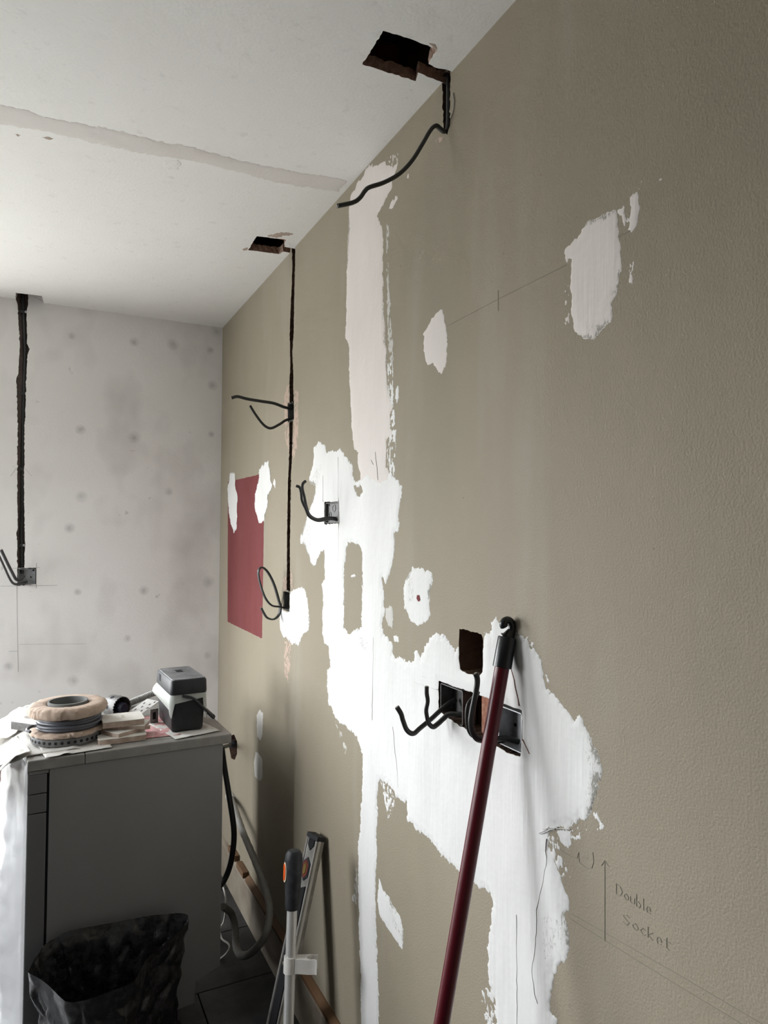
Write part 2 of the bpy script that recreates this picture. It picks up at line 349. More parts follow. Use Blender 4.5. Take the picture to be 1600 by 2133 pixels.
def recess(name,poly,surf,depth,material,parent,open_back=False,seed=0,bottom_noise=.004):
    """rough lining of a cut-out: sides and floor"""
    S=SURF[surf]; p=ccw(poly); m=len(p); rnd=random.Random(seed)
    rings=[0,.45,1.0]; v=[];f=[]
    cx=sum(q[0] for q in p)/m; cy=sum(q[1] for q in p)/m
    for k,t in enumerate(rings):
        for q in p:
            j=rnd.gauss(0,.0012) if k else 0; v.append(S(q[0]+j,q[1]+(rnd.gauss(0,.0012) if k else 0),-depth*t+(rnd.gauss(0,.0015) if k else 0)))
    for k in range(len(rings)-1):
        for i in range(m):
            q=(k*m+i,(k+1)*m+i,(k+1)*m+(i+1)%m,k*m+(i+1)%m); f.append(q)
    if not open_back:
        vs,tri=tess([p]); b=len(v)
        v+=[S(q[0],q[1],-depth+.001) for q in vs]; f+=[tuple(b+i for i in t) for t in tri]
    o=mesh(name,v,f,material,parent)
    bm=bmesh.new(); bm.from_mesh(o.data); bmesh.ops.recalc_face_normals(bm,faces=bm.faces)
    bm.to_mesh(o.data); bm.free()
    return o
def coat(name,spec,surf,material,parent,cuts=(),cell=.0025,thick=.0014):
    """a coat of filler or paint with a ragged, feathered outline, as a thin shell of varying thickness on the surface"""
    poly=spec['poly']; P=np.array(poly); lo=P.min(0)-.02; hi=P.max(0)+.02; sd=spec.get('seed',0); amp=spec.get('amp',.004)
    if max(hi-lo)<.12: cell=min(cell,.0015)
    if surf=='R' and P[:,0].min()>2.0: cell=.003
    a=np.arange(lo[0],hi[0]+cell,cell); b=np.arange(lo[1],hi[1]+cell,cell); A,Bm=np.meshgrid(a,b)
    F=sdf(poly,A,Bm)
    for h in spec.get('holes',[]): F=np.minimum(F,-sdf(h,A,Bm))
    vs=.55
    F=F+amp*(fbm(A*95,Bm*95*vs,sd,4)*1.8)+amp*1.1*fbm(A*300,Bm*170,sd+40,3)
    if 'dry' in spec:
        n=fbm(A*170,Bm*110,sd+11,4); F=np.minimum(F,(n+spec['dry'])*.012)
    for c in cuts:
        C=np.array(c)
        if C[:,0].min()<hi[0] and C[:,0].max()>lo[0] and C[:,1].min()<hi[1] and C[:,1].max()>lo[1]:
            F=np.minimum(F,-sdf(c,A,Bm)-.0004)
    cov=.62+.5*np.clip(F/.010,0,1)
    for t in spec.get('thin',[]): cov=cov-.62*np.clip((sdf(t,A,Bm)+.012)/.03,0,1)
    lift=spec.get('lift',0.0)
    Hh=.00025+lift+thick*np.clip(F/.014,0,1)**.7*(.75+.5*vnoise(A*40,Bm*14,sd+5))+.0004*np.clip(F/.03,0,1)*fbm(A*28,Bm*9,sd+2,3)
    S=SURF[surf]; nb,na=F.shape; inside=F>0
    idx=-np.ones(F.shape,int); full=inside[:-1,:-1]&inside[1:,:-1]&inside[:-1,1:]&inside[1:,1:]
    anyi=(inside[:-1,:-1]|inside[1:,:-1]|inside[:-1,1:]|inside[1:,1:])&~full
    jj,ii=np.nonzero(inside); idx[jj,ii]=np.arange(len(jj))
    V=[S(x,y,h) for x,y,h in zip(A[jj,ii].tolist(),Bm[jj,ii].tolist(),Hh[jj,ii].tolist())]; CV=cov[jj,ii].tolist(); FC=[]
    j,i=np.nonzero(full); q=np.stack([idx[j,i],idx[j,i+1],idx[j+1,i+1],idx[j+1,i]],1).tolist(); FC+= [tuple(x) for x in q]
    cutv={}
    for j,i in zip(*[k.tolist() for k in np.nonzero(anyi)]):
        cs=[(j,i),(j,i+1),(j+1,i+1),(j+1,i)]; out=[]
        for k in range(4):
            p0,p1=cs[k],cs[(k+1)%4]; f0,f1=F[p0],F[p1]
            if f0>0: out.append(int(idx[p0]))
            if (f0>0)!=(f1>0):
                key=(p0,p1) if p0<p1 else (p1,p0)
                if key not in cutv:
                    t=f0/(f0-f1); cutv[key]=len(V); V.append(S(float(A[p0]+(A[p1]-A[p0])*t),float(Bm[p0]+(Bm[p1]-Bm[p0])*t),.00012+lift)); CV.append(.62)
                out.append(cutv[key])
        if len(out)>2: FC.append(tuple(out))
    if surf in 'RC': FC=[t[::-1] for t in FC]
    o=mesh(name,V,FC,material,parent,smooth=True)
    at=o.data.attributes.new('cover','FLOAT','POINT'); at.data.foreach_set('value',CV)
    return o
def ribbon(name,pts,w,surf,material,parent,h=.0026):
    """a drawn or scratched line as a thin raised strip"""
    S=SURF[surf]; P=[Vector(p) for p in pts]; v=[];f=[]; n=len(P)
    for i in range(n):
        t=(P[min(i+1,n-1)]-P[max(i-1,0)]).normalized(); nr=Vector((-t.y,t.x))*w/2
        a,b=P[i]+nr,P[i]-nr; v+=[S(a.x,a.y,h),S(b.x,b.y,h),S(a.x,a.y,0),S(b.x,b.y,0)]
    for i in range(n-1):
        k=4*i; f+=[(k,k+4,k+5,k+1),(k+2,k+6,k+4,k),(k+1,k+5,k+7,k+3)]
    f+=[(0,1,3,2),(4*n-4,4*n-2,4*n-1,4*n-3)]
    o=mesh(name,v,f,material,parent); bm=bmesh.new(); bm.from_mesh(o.data); bmesh.ops.recalc_face_normals(bm,faces=bm.faces); bm.to_mesh(o.data); bm.free()
    return o

# ------------------------------------------------------------------ traced outlines, in metres on their own surface
CUT = {'chase_a': [(1.2107,2.4151),(1.1748,2.4105),(1.1747,2.3733),(1.1754,2.3287),(1.1762,2.2921),(1.1854,2.278),(1.1986,2.289),(1.2026,2.3287),(1.2047,
2.3706),(1.2068,2.3974)],'chase_b': [(2.1666,2.4117),(2.1325,2.4054),(2.1327,2.3271),(2.1373,2.2328),(2.1389,2.1217),(2.1514,2.0531),(2.1396,1.9789),(2.1347,
1.8893),(2.1736,1.8927),(2.1781,1.9626),(2.1698,2.0172),(2.1801,2.1164),(2.175,2.1959),(2.165,2.2736),(2.1595,2.3364)],'chase_c': [(2.1766,1.8275),(2.1401,
1.827),(2.1429,1.7579),(2.1459,1.6951),(2.1542,1.6484),(2.1558,1.5379),(2.1575,1.4277),(2.1552,1.3492),(2.1504,1.2697),(2.187,1.2669),(2.187,1.3478),(2.1874,
1.4432),(2.1853,1.5388),(2.1832,1.6345),(2.1752,1.6978),(2.1721,1.7613)],'box_b': [(2.1934,1.8929),(2.1309,1.8895),(2.1291,1.8278),(2.1889,1.8276)],'box_c': [(2.2222,
1.2626),(2.1562,1.2685),(2.1557,1.2013),(2.2203,1.2042)],'box_d': [(1.8531,1.5484),(1.7459,1.5456),(1.7414,1.4862),(1.8518,1.4846)],'hole_e': [(1.1367,
1.2742),(1.1148,1.2751),(1.0902,1.2746),(1.0618,1.2734),(1.0556,1.2615),(1.0571,1.2314),(1.0586,1.2048),(1.071,1.1937),(1.0884,1.1949),(1.1096,1.1929),
(1.1331,1.1969),(1.1383,1.2182),(1.1384,1.2507)],'box_f': [(1.2137,1.1592),(1.166,1.1589),(1.09,1.1606),(1.0068,1.161),(0.9429,1.1614),(0.9417,1.1216),
(0.9469,1.0833),(0.9789,1.0798),(1.0168,1.0816),(1.0662,1.0829),(1.1126,1.0869),(1.1728,1.0923),(1.2133,1.0981)],'valve': [(2.9233,0.5976),(2.8438,0.6244),
(2.7965,0.6077),(2.7943,0.56),(2.8312,0.524),(2.8864,0.5138),(2.9206,0.544)]}
BCUT = {'chase': [(-0.832,2.3679),(-0.8331,2.3795),(-0.8395,2.3982),(-0.8315,2.427),(-0.7973,2.4523),(-0.7951,2.3814),(-0.7975,2.3712),(-0.7994,2.3334),
(-0.7965,2.2253),(-0.7857,2.203),(-0.7938,2.1744),(-0.7948,2.1369),(-0.7968,2.0581),(-0.796,1.9738),(-0.7986,1.8816),(-0.796,1.7451),(-0.7962,1.6671),(-0.7932,
1.5506),(-0.7884,1.4342),(-0.7861,1.4051),(-0.7881,1.3761),(-0.7877,1.3122),(-0.8134,1.3126),(-0.8154,1.4148),(-0.8195,1.4496),(-0.8148,1.4728),(-0.8187,
1.5887),(-0.8217,1.7437),(-0.8226,1.8798),(-0.826,1.9672),(-0.8289,2.0255),(-0.8315,2.074),(-0.8251,2.0943),(-0.8229,2.163),(-0.8225,2.2317),(-0.8294,2.3191)],
'box': [(-0.8134,1.3107),(-0.7454,1.3114),(-0.7441,1.2453),(-0.8129,1.2414)]}
CCUT = {'a': [(-0.172,1.2309),(-0.1762,1.1295),(-0.1627,1.1282),(-0.1203,1.1249),(-0.0593,1.1274),(-0.058,1.1572),(-0.0542,1.1694),(-0.0388,1.1727),(-0.0114,
1.1676),(0.03,1.1676),(0.03,1.2046),(-0.0072,1.2046),(-0.0371,1.2046),(-0.0604,1.2015),(-0.0516,1.2272),(-0.0627,1.2278)],'b': [(-0.1311,2.2287),(-0.1357,
2.1103),(-0.0463,2.0924),(-0.0328,2.1478),(0.0018,2.1472),(0.03,2.1472),(0.03,2.1852),(0.0048,2.1852),(-0.0234,2.1864),(-0.0301,2.2121)],'c': [(-0.8372,
3.053),(-0.7456,3.0458),(-0.7366,3.1661),(-0.841,3.1661)]}
PATCH = [{'key': 'stripe','poly': [(1.5834,2.3976),(1.5631,2.3966),(1.5431,2.3894),(1.5402,2.3806),(1.5044,2.3706),(1.4725,2.3646),(1.4594,2.3464),(1.4264,
2.3281),(1.4068,2.3255),(1.4213,2.3084),(1.4361,2.3003),(1.4359,2.2828),(1.4637,2.2695),(1.4817,2.2573),(1.5083,2.2506),(1.5109,2.2445),(1.4972,2.2196),
(1.4838,2.2082),(1.4808,2.1762),(1.4827,2.1214),(1.4796,2.0766),(1.4789,2.0211),(1.4704,1.9636),(1.4675,1.9336),(1.4593,1.8886),(1.459,1.8596),(1.4587,
1.8319),(1.4481,1.7987),(1.4378,1.7718),(1.4228,1.7545),(1.4399,1.7379),(1.4371,1.7057),(1.4246,1.6927),(1.4468,1.683),(1.4594,1.6765),(1.459,1.6432),(1.4587,
1.6179),(1.4434,1.5996),(1.4357,1.5798),(1.4231,1.5499),(1.4938,1.5184),(1.5769,1.5451),(1.6037,1.5833),(1.6071,1.6095),(1.6226,1.6481),(1.62,1.669),(1.6446,
1.6817),(1.6578,1.7302),(1.668,1.7803),(1.672,1.8285),(1.6822,1.8666),(1.6799,1.9154),(1.6807,1.9636),(1.7071,1.9898),(1.7047,2.0392),(1.7025,2.1005),(1.7009,
2.199),(1.6928,2.295),(1.6871,2.3429),(1.6779,2.3705),(1.6495,2.3747),(1.6404,2.3874),(1.6009,2.3844)],'holes': [],'thin': [[(1.4822,2.0787),(1.4761,2.0061),
(1.4567,1.8846),(1.4589,1.8562),(1.4798,1.8782),(1.4918,1.9989)],[(1.7133,2.3421),(1.6644,2.3214),(1.6681,2.1665),(1.7039,2.1789)]],'mat': 'pink','seed': 1,
'amp': 0.0035},{'key': 'main','poly': [(1.3757,1.5661),(1.3847,1.5316),(1.3846,1.5195),(1.3915,1.5088),(1.3934,1.4648),(1.4124,1.4582),(1.4122,1.4338),
(1.4214,1.3936),(1.4383,1.3593),(1.4556,1.3424),(1.4735,1.3515),(1.4679,1.312),(1.4598,1.273),(1.4673,1.2609),(1.4748,1.2396),(1.4669,1.2213),(1.4367,1.2152),
(1.4194,1.1999),(1.4191,1.1768),(1.3767,1.1794),(1.3494,1.1753),(1.3166,1.1798),(1.3146,1.204),(1.3019,1.2101),(1.2892,1.1956),(1.2729,1.2104),(1.2649,
1.2278),(1.245,1.2466),(1.2029,1.2571),(1.1881,1.2542),(1.1699,1.2415),(1.1521,1.2272),(1.1417,1.2325),(1.1367,1.2556),(1.0556,1.2536),(1.0496,1.279),(1.033,
1.276),(1.0301,1.2997),(1.0183,1.3088),(1.0025,1.3029),(0.9612,1.2971),(0.944,1.2895),(0.9286,1.2812),(0.9123,1.27),(0.8965,1.2561),(0.887,1.2329),(0.8858,
1.2216),(0.8823,1.2084),(0.8603,1.2076),(0.8469,1.197),(0.8155,1.1785),(0.803,1.1887),(0.7868,1.1699),(0.775,1.1554),(0.7625,1.1394),(0.7588,1.1233),(0.7646,
1.1022),(0.7696,1.075),(0.7795,1.0521),(0.7915,1.0393),(0.8174,1.0205),(0.8248,1.0126),(0.8532,0.9982),(0.8702,0.9872),(0.876,0.9782),(0.8761,0.957),(0.8669,
0.9458),(0.8534,0.9389),(0.8458,0.9217),(0.8317,0.9063),(0.8285,0.9005),(0.8318,0.8845),(0.8394,0.8772),(0.834,0.8654),(0.8298,0.8552),(0.8288,0.8284),
(0.8375,0.8057),(0.8619,0.7776),(0.8676,0.7596),(0.8722,0.731),(0.8712,0.708),(0.8544,0.7037),(0.8591,0.6328),(0.8683,0.5679),(1.0209,0.4572),(1.0181,0.5976),
(1.0195,0.634),(1.0355,0.6555),(1.0399,0.6951),(1.0356,0.7396),(1.0297,0.7846),(1.0254,0.8078),(1.0356,0.8139),(1.0657,0.8104),(1.0892,0.8085),(1.1352,
0.8105),(1.1788,0.813),(1.2099,0.8161),(1.2366,0.8237),(1.2622,0.8283),(1.3032,0.8234),(1.3159,0.8339),(1.3419,0.8293),(1.3489,0.8675),(1.3668,0.8644),
(1.4015,0.8632),(1.4329,0.8788),(1.473,0.8759),(1.4909,0.8679),(1.4953,0.8018),(1.4972,0.7434),(1.4965,0.6849),(1.5009,0.6243),(1.4998,0.5369),(1.4909,
0.4542),(1.4822,0.3736),(1.4788,0.3094),(1.4747,0.1826),(1.5785,0.1104),(1.5805,0.2446),(1.5816,0.315),(1.5886,0.4011),(1.5991,0.5184),(1.603,0.5784),(1.6015,
0.672),(1.5907,0.7251),(1.5884,0.7687),(1.5808,0.8332),(1.5818,0.8995),(1.5907,0.916),(1.6146,0.9409),(1.6697,0.9463),(1.7347,0.9504),(1.7619,0.9516),(1.7831,
0.9729),(1.8081,0.9805),(1.8196,1.0129),(1.8245,1.0739),(1.7995,1.0837),(1.7999,1.105),(1.8113,1.1354),(1.8444,1.144),(1.86,1.1693),(1.8612,1.2243),(1.8586,
1.2797),(1.8668,1.3082),(1.8484,1.3287),(1.8502,1.4099),(1.888,1.3992),(1.911,1.3773),(1.9344,1.3578),(1.9634,1.3724),(1.989,1.3963),(2.0154,1.4238),(2.0504,
1.4232),(2.0555,1.4442),(2.0169,1.4817),(2.0004,1.5097),(1.9593,1.5438),(1.9355,1.5732),(1.9281,1.6001),(1.9819,1.6166),(1.9822,1.6299),(1.9498,1.6624),
(1.9428,1.7126),(1.9072,1.7288),(1.8605,1.7163),(1.8375,1.6888),(1.7903,1.6894),(1.7418,1.6896),(1.7014,1.6645),(1.6563,1.6398),(1.6495,1.6063),(1.637,
1.5941),(1.6069,1.5958),(1.5635,1.6111),(1.4947,1.5883),(1.431,1.6009)],'holes': [[(1.6972,1.4291),(1.6622,1.4334),(1.6043,1.4269),(1.5894,1.4126),(1.588,
1.3166),(1.5894,1.2196),(1.6279,1.2135),(1.6613,1.1931),(1.7063,1.205),(1.7043,1.2771),(1.7059,1.3683),(1.6935,1.3983)],[(1.643,1.5832),(1.6066,1.581),
(1.5888,1.5677),(1.6121,1.5516),(1.6366,1.5702)]],'thin': [[(0.8219,1.1748),(0.752,1.1507),(0.7523,1.0959),(0.7767,1.0392),(0.8121,1.0332),(0.7962,1.1098)],
[(0.9024,0.8619),(0.8233,0.8851),(0.8235,0.8276),(0.879,0.7606),(0.9273,0.6482),(0.9026,0.7701)],[(1.6311,1.2243),(1.53,1.2012),(1.5429,1.1405),(1.6151,
1.1649)],[(1.999,1.6222),(1.898,1.6722),(1.841,1.6808),(1.8848,1.6004),(1.9549,1.532)],[(1.0068,1.3075),(0.9519,1.2974),(0.8893,1.2356),(0.9137,1.2311),
(0.9652,1.2793)],[(2.0612,1.4896),(1.9345,1.5314),(1.9507,1.3585),(2.0365,1.3995)]],'mat': 'white','seed': 2,'amp': 0.0042},{'key': 'streak','poly': [(1.4603,
2.2035),(1.45,2.1958),(1.4542,2.1159),(1.4458,2.0434),(1.4376,1.9833),(1.4271,1.9232),(1.4217,1.8765),(1.4263,1.8526),(1.4413,1.8581),(1.4493,1.9059),(1.4553,
1.9884),(1.4617,2.0952),(1.4638,2.1661)],'holes': [],'thin': [],'mat': 'thin','seed': 3,'amp': 0.003,'dry': 0.15},{'key': 'speckle','poly': [(1.454,1.8666),
(1.4239,1.8543),(1.4205,1.7632),(1.4052,1.6936),(1.4118,1.6274),(1.4112,1.5716),(1.3894,1.5318),(1.4306,1.5671),(1.4434,1.6019),(1.454,1.6427),(1.4395,
1.6981),(1.4325,1.7425),(1.4482,1.8022)],'holes': [],'thin': [],'mat': 'white','seed': 4,'amp': 0.004,'dry': -0.02},{'key': 'chip','poly': [(1.4039,1.8018),
(1.3967,1.7982),(1.3941,1.771),(1.4035,1.7614),(1.4109,1.7739),(1.4111,1.793)],'holes': [],'thin': [],'mat': 'white','seed': 5,'amp': 0.002},{'key': 'chip',
'poly': [(1.4133,2.2507),(1.4035,2.2441),(1.4303,2.2271),(1.448,2.2369),(1.4355,2.2478)],'holes': [],'thin': [],'mat': 'pink','seed': 6,'amp': 0.003},{'key': 'chip',
'poly': [(1.3568,2.2779),(1.35,2.2747),(1.3499,2.2647),(1.3591,2.2689)],'holes': [],'thin': [],'mat': 'pink','seed': 7,'amp': 0.001},{'key': 'speckle',
'poly': [(1.4648,2.3667),(1.4022,2.3495),(1.4043,2.3197),(1.439,2.3365)],'holes': [],'thin': [],'mat': 'pink','seed': 8,'amp': 0.004,'dry': -0.1},{'key': 'dab',
'poly': [(1.2044,1.9251),(1.1948,1.9014),(1.1835,1.8539),(1.1833,1.8086),(1.2075,1.7881),(1.2268,1.8012),(1.2406,1.8204),(1.2647,1.8195),(1.2793,1.8488),
(1.2817,1.8891),(1.2551,1.908)],'holes': [],'thin': [],'mat': 'pink','seed': 9,'amp': 0.003},{'key': 'dab','poly': [(0.728,1.9285),(0.7217,1.9174),(0.7237,
1.8959),(0.7156,1.8684),(0.7149,1.8391),(0.7243,1.8082),(0.7336,1.7944),(0.7329,1.7697),(0.7528,1.7624),(0.7695,1.7503),(0.7907,1.7549),(0.8095,1.7723),
(0.8201,1.8015),(0.8178,1.8273),(0.8198,1.8544),(0.8164,1.888),(0.8295,1.8896),(0.8328,1.9069),(0.8163,1.9144),(0.7971,1.9198),(0.7826,1.9325),(0.7615,
1.9311),(0.7412,1.9291)],'holes': [],'thin': [[(0.7918,1.9415),(0.7234,1.9307),(0.7236,1.9098),(0.7766,1.9059)],[(0.724,1.8402),(0.7141,1.8367),(0.7289,
1.7999),(0.742,1.8075)],[(0.819,1.7974),(0.7291,1.7791),(0.7481,1.7491),(0.7928,1.7495)]],'mat': 'pink','seed': 10,'amp': 0.003},{'key': 'dab','poly': [(0.6826,
1.9375),(0.6819,1.9103),(0.6864,1.8905),(0.6942,1.8821),(0.7003,1.8893),(0.7002,1.9009),(0.6939,1.9249),(0.7008,1.9327)],'holes': [],'thin': [],'mat': 'pink',
'seed': 11,'amp': 0.003},{'key': 'speckle','poly': [(0.7225,1.9234),(0.7098,1.9235),(0.6993,1.8999),(0.71,1.8974)],'holes': [],'thin': [],'mat': 'pink',
'seed': 12,'amp': 0.003,'dry': -0.1},{'key': 'speckle','poly': [(0.6997,1.8454),(0.6936,1.8432),(0.6948,1.803),(0.7001,1.8047)],'holes': [],'thin': [],
'mat': 'pink','seed': 13,'amp': 0.002,'dry': -0.12},{'key': 'speckle','poly': [(0.834,1.8897),(0.823,1.882),(0.8224,1.7757),(0.8355,1.7944)],'holes': [],
'thin': [],'mat': 'pink','seed': 14,'amp': 0.002,'dry': -0.2},{'key': 'chip','poly': [(0.6799,1.9464),(0.674,1.9484),(0.6749,1.9447),(0.6791,1.9427)],'holes': [],
'thin': [],'mat': 'pink','seed': 15,'amp': 0.001},{'key': 'chip','poly': [(0.6503,1.9353),(0.6423,1.9349),(0.6439,1.9317),(0.6495,1.933)],'holes': [],'thin': [],
'mat': 'pink','seed': 16,'amp': 0.001},{'key': 'oval','poly': [(1.3247,1.3858),(1.2659,1.3814),(1.238,1.3768),(1.2379,1.3619),(1.2496,1.336),(1.2493,1.289),
(1.2652,1.2721),(1.3002,1.2598),(1.3325,1.2684),(1.3617,1.2929),(1.3666,1.3268),(1.3578,1.3564)],'holes': [],'thin': [[(1.3579,1.3746),(1.3032,1.3826),
(1.3026,1.2998),(1.3571,1.2891)],[(1.272,1.379),(1.236,1.3759),(1.2455,1.3204),(1.2716,1.318)]],'mat': 'white','seed': 17,'amp': 0.003},{'key': 'dab','poly': [(1.4524,
1.2817),(1.435,1.2901),(1.4203,1.2893),(1.4152,1.2567),(1.4198,1.2385),(1.4444,1.2399),(1.4546,1.26)],'holes': [],'thin': [],'mat': 'thin','seed': 18,'amp': 0.003},
{'key': 'chip','poly': [(1.4148,1.2226),(1.391,1.2248),(1.3909,1.2128),(1.4098,1.209)],'holes': [],'thin': [],'mat': 'white','seed': 19,'amp': 0.002},{'key': 'dab',
'poly': [(2.148,1.2699),(2.0647,1.2854),(2.0293,1.2894),(1.9988,1.277),(1.9763,1.2221),(1.9672,1.1898),(1.9749,1.1643),(2.0255,1.146),(2.0644,1.1093),(2.0962,
1.1077),(2.1287,1.0999),(2.1874,1.115),(2.2123,1.1084),(2.2489,1.1293),(2.2556,1.1755),(2.2355,1.1986),(2.18,1.1972),(2.1556,1.2005),(2.152,1.2399)],'holes': [],
'thin': [[(2.0535,1.2036),(1.9636,1.2133),(1.9667,1.1696),(2.039,1.1605)]],'mat': 'white','seed': 20,'amp': 0.004},{'key': 'dab','poly': [(2.9706,1.7167),
(2.8796,1.7118),(2.8686,1.6481),(2.8271,1.6017),(2.8412,1.5682),(2.837,1.478),(2.8837,1.46),(2.9343,1.4908),(2.9701,1.537),(2.9992,1.605),(3.0022,1.6642),
(2.9774,1.6837)],'holes': [],'thin': [],'mat': 'white','seed': 21,'amp': 0.006,'lift': 0.0009},{'key': 'dab','poly': [(2.4483,1.7141),(2.4009,1.7169),(2.3819,
1.6703),(2.3576,1.6257),(2.3796,1.6047),(2.4082,1.5905),(2.4066,1.5471),(2.4416,1.5288),(2.4466,1.5026),(2.5079,1.4927),(2.5343,1.5183),(2.5746,1.5522),
(2.5701,1.6035),(2.5267,1.654),(2.5155,1.693)],'holes': [],'thin': [],'mat': 'white','seed': 22,'amp': 0.006,'lift': 0.0009},{'key': 'chip','poly': [(2.3361,
1.6533),(2.319,1.6386),(2.3238,1.6187),(2.3465,1.6319)],'holes': [],'thin': [],'mat': 'white','seed': 23,'amp': 0.003},{'key': 'dab','poly': [(2.4818,0.8099),
(2.4391,0.8076),(2.4422,0.7294),(2.4653,0.6991),(2.5089,0.7032),(2.5183,0.7803)],'holes': [],'thin': [],'mat': 'thin','seed': 24,'amp': 0.002},{'key': 'dab',
'poly': [(2.5256,0.6421),(2.4943,0.6492),(2.4389,0.641),(2.4364,0.5733),(2.4659,0.5535),(2.5347,0.5509),(2.5495,0.5961)],'holes': [],'thin': [],'mat': 'thin',
'seed': 25,'amp': 0.002},{'key': 'dab','poly': [(1.4829,0.6413),(1.4573,0.6241),(1.4277,0.6257),(1.4131,0.6111),(1.3758,0.6069),(1.3619,0.5835),(1.3638,
0.5389),(1.4148,0.5459),(1.4819,0.5603),(1.4926,0.5842)],'holes': [],'thin': [[(1.4572,0.6208),(1.4205,0.627),(1.3575,0.5837),(1.3571,0.5425),(1.4149,0.5544)]],
'mat': 'white','seed': 26,'amp': 0.0025},{'key': 'smear','poly': [(1.6154,0.6196),(1.6061,0.5878),(1.6109,0.5199),(1.6408,0.5177),(1.6236,0.5692)],'holes': [],
'thin': [],'mat': 'thin','seed': 27,'amp': 0.003,'dry': 0.1},{'key': 'speckle','poly': [(1.0578,0.6383),(1.0282,0.6513),(1.0167,0.5836),(1.0384,0.5698),
(1.0593,0.6033)],'holes': [],'thin': [],'mat': 'white','seed': 28,'amp': 0.004,'dry': -0.02},{'key': 'speckle','poly': [(1.478,0.8709),(1.4304,0.8731),
(1.4014,0.8556),(1.4154,0.8237),(1.437,0.8006)],'holes': [],'thin': [],'mat': 'white','seed': 29,'amp': 0.003,'dry': 0.03},{'key': 'smear','poly': [(1.7618,
0.9464),(1.7447,0.9479),(1.6814,0.8907),(1.6906,0.873)],'holes': [],'thin': [],'mat': 'thin','seed': 30,'amp': 0.004,'dry': 0.0},{'key': 'chip','poly': [(0.8555,
0.9936),(0.8216,1.0088),(0.8228,0.986),(0.8314,0.9782),(0.8444,0.9832)],'holes': [],'thin': [],'mat': 'white','seed': 31,'amp': 0.0025},{'key': 'speckle',
'poly': [(0.8726,0.9773),(0.8555,0.9914),(0.839,0.9575),(0.8273,0.9372),(0.8424,0.9283),(0.8557,0.9394),(0.8715,0.9514)],'holes': [],'thin': [],'mat': 'white',
'seed': 32,'amp': 0.004,'dry': -0.08},{'key': 'speckle','poly': [(0.8173,1.0226),(0.7668,1.0566),(0.7574,1.0395),(0.7867,1.018),(0.8228,0.986),(0.8248,
1.0068)],'holes': [],'thin': [],'mat': 'white','seed': 33,'amp': 0.004,'dry': -0.16},{'key': 'chip','poly': [(1.6608,1.3489),(1.6392,1.3526),(1.627,1.3484),
(1.6607,1.3426)],'holes': [],'thin': [],'mat': 'white','seed': 34,'amp': 0.001},{'key': 'speckle','poly': [(0.8834,1.2405),(0.866,1.2095),(0.9013,1.2647),
(0.9453,1.2983)],'holes': [],'thin': [],'mat': 'white','seed': 35,'amp': 0.004,'dry': -0.05},{'key': 'abrasion','poly': [(2.2128,1.9531),(2.1778,1.9545),
(2.1712,1.8955),(2.196,1.8965),(2.1939,1.8267),(2.1739,1.8223),(2.1759,1.7218),(2.2071,1.7654),(2.2296,1.8334),(2.2316,1.8993)],'holes': [],'thin': [],
'mat': 'bare','seed': 40,'amp': 0.008,'dry': 0.12},{'key': 'abrasion','poly': [(2.1336,1.9334),(2.0955,1.9153),(2.0835,1.8126),(2.0996,1.7295),(2.1268,
1.6933),(2.142,1.7262),(2.1351,1.82),(2.1273,1.8818)],'holes': [],'thin': [],'mat': 'bare','seed': 41,'amp': 0.008,'dry': 0.12},{'key': 'abrasion','poly': [(2.1552,
1.3492),(2.1303,1.3193),(2.1244,1.2794),(2.1504,1.2697)],'holes': [],'thin': [],'mat': 'bare','seed': 42,'amp': 0.004,'dry': 0.2},{'key': 'abrasion','poly': [(2.202,
1.1035),(2.1382,1.097),(2.1456,1.023),(2.1635,0.9732),(2.2038,0.997)],'holes': [],'thin': [],'mat': 'bare','seed': 43,'amp': 0.006,'dry': 0.1},{'key': 'abrasion',
'poly': [(2.2235,1.3059),(2.1885,1.3159),(2.187,1.2669),(2.2222,1.2642)],'holes': [],'thin': [],'mat': 'bare','seed': 44,'amp': 0.004,'dry': 0.2},{'key': 'abrasion',
'poly': [(1.2374,2.2939),(1.1986,2.2849),(1.2023,2.2778),(1.2275,2.2826)],'holes': [],'thin': [],'mat': 'bare','seed': 45,'amp': 0.004,'dry': -0.05},{'key': 'redspot',
'poly': [(1.3028,1.3267),(1.2923,1.3265),(1.288,1.3166),(1.2964,1.3127),(1.3049,1.3192)],'holes': [],'thin': [],'mat': 'red','seed': 46,'amp': 0.0006,'lift': 0.0016},
{'key': 'paint','poly': [(3.0031,1.6822),(2.453,1.6774),(2.4545,1.3883),(2.461,1.0724),(2.9809,1.073)],'holes': [],'thin': [],'mat': 'red','seed': 47,'amp': 0.0012}]
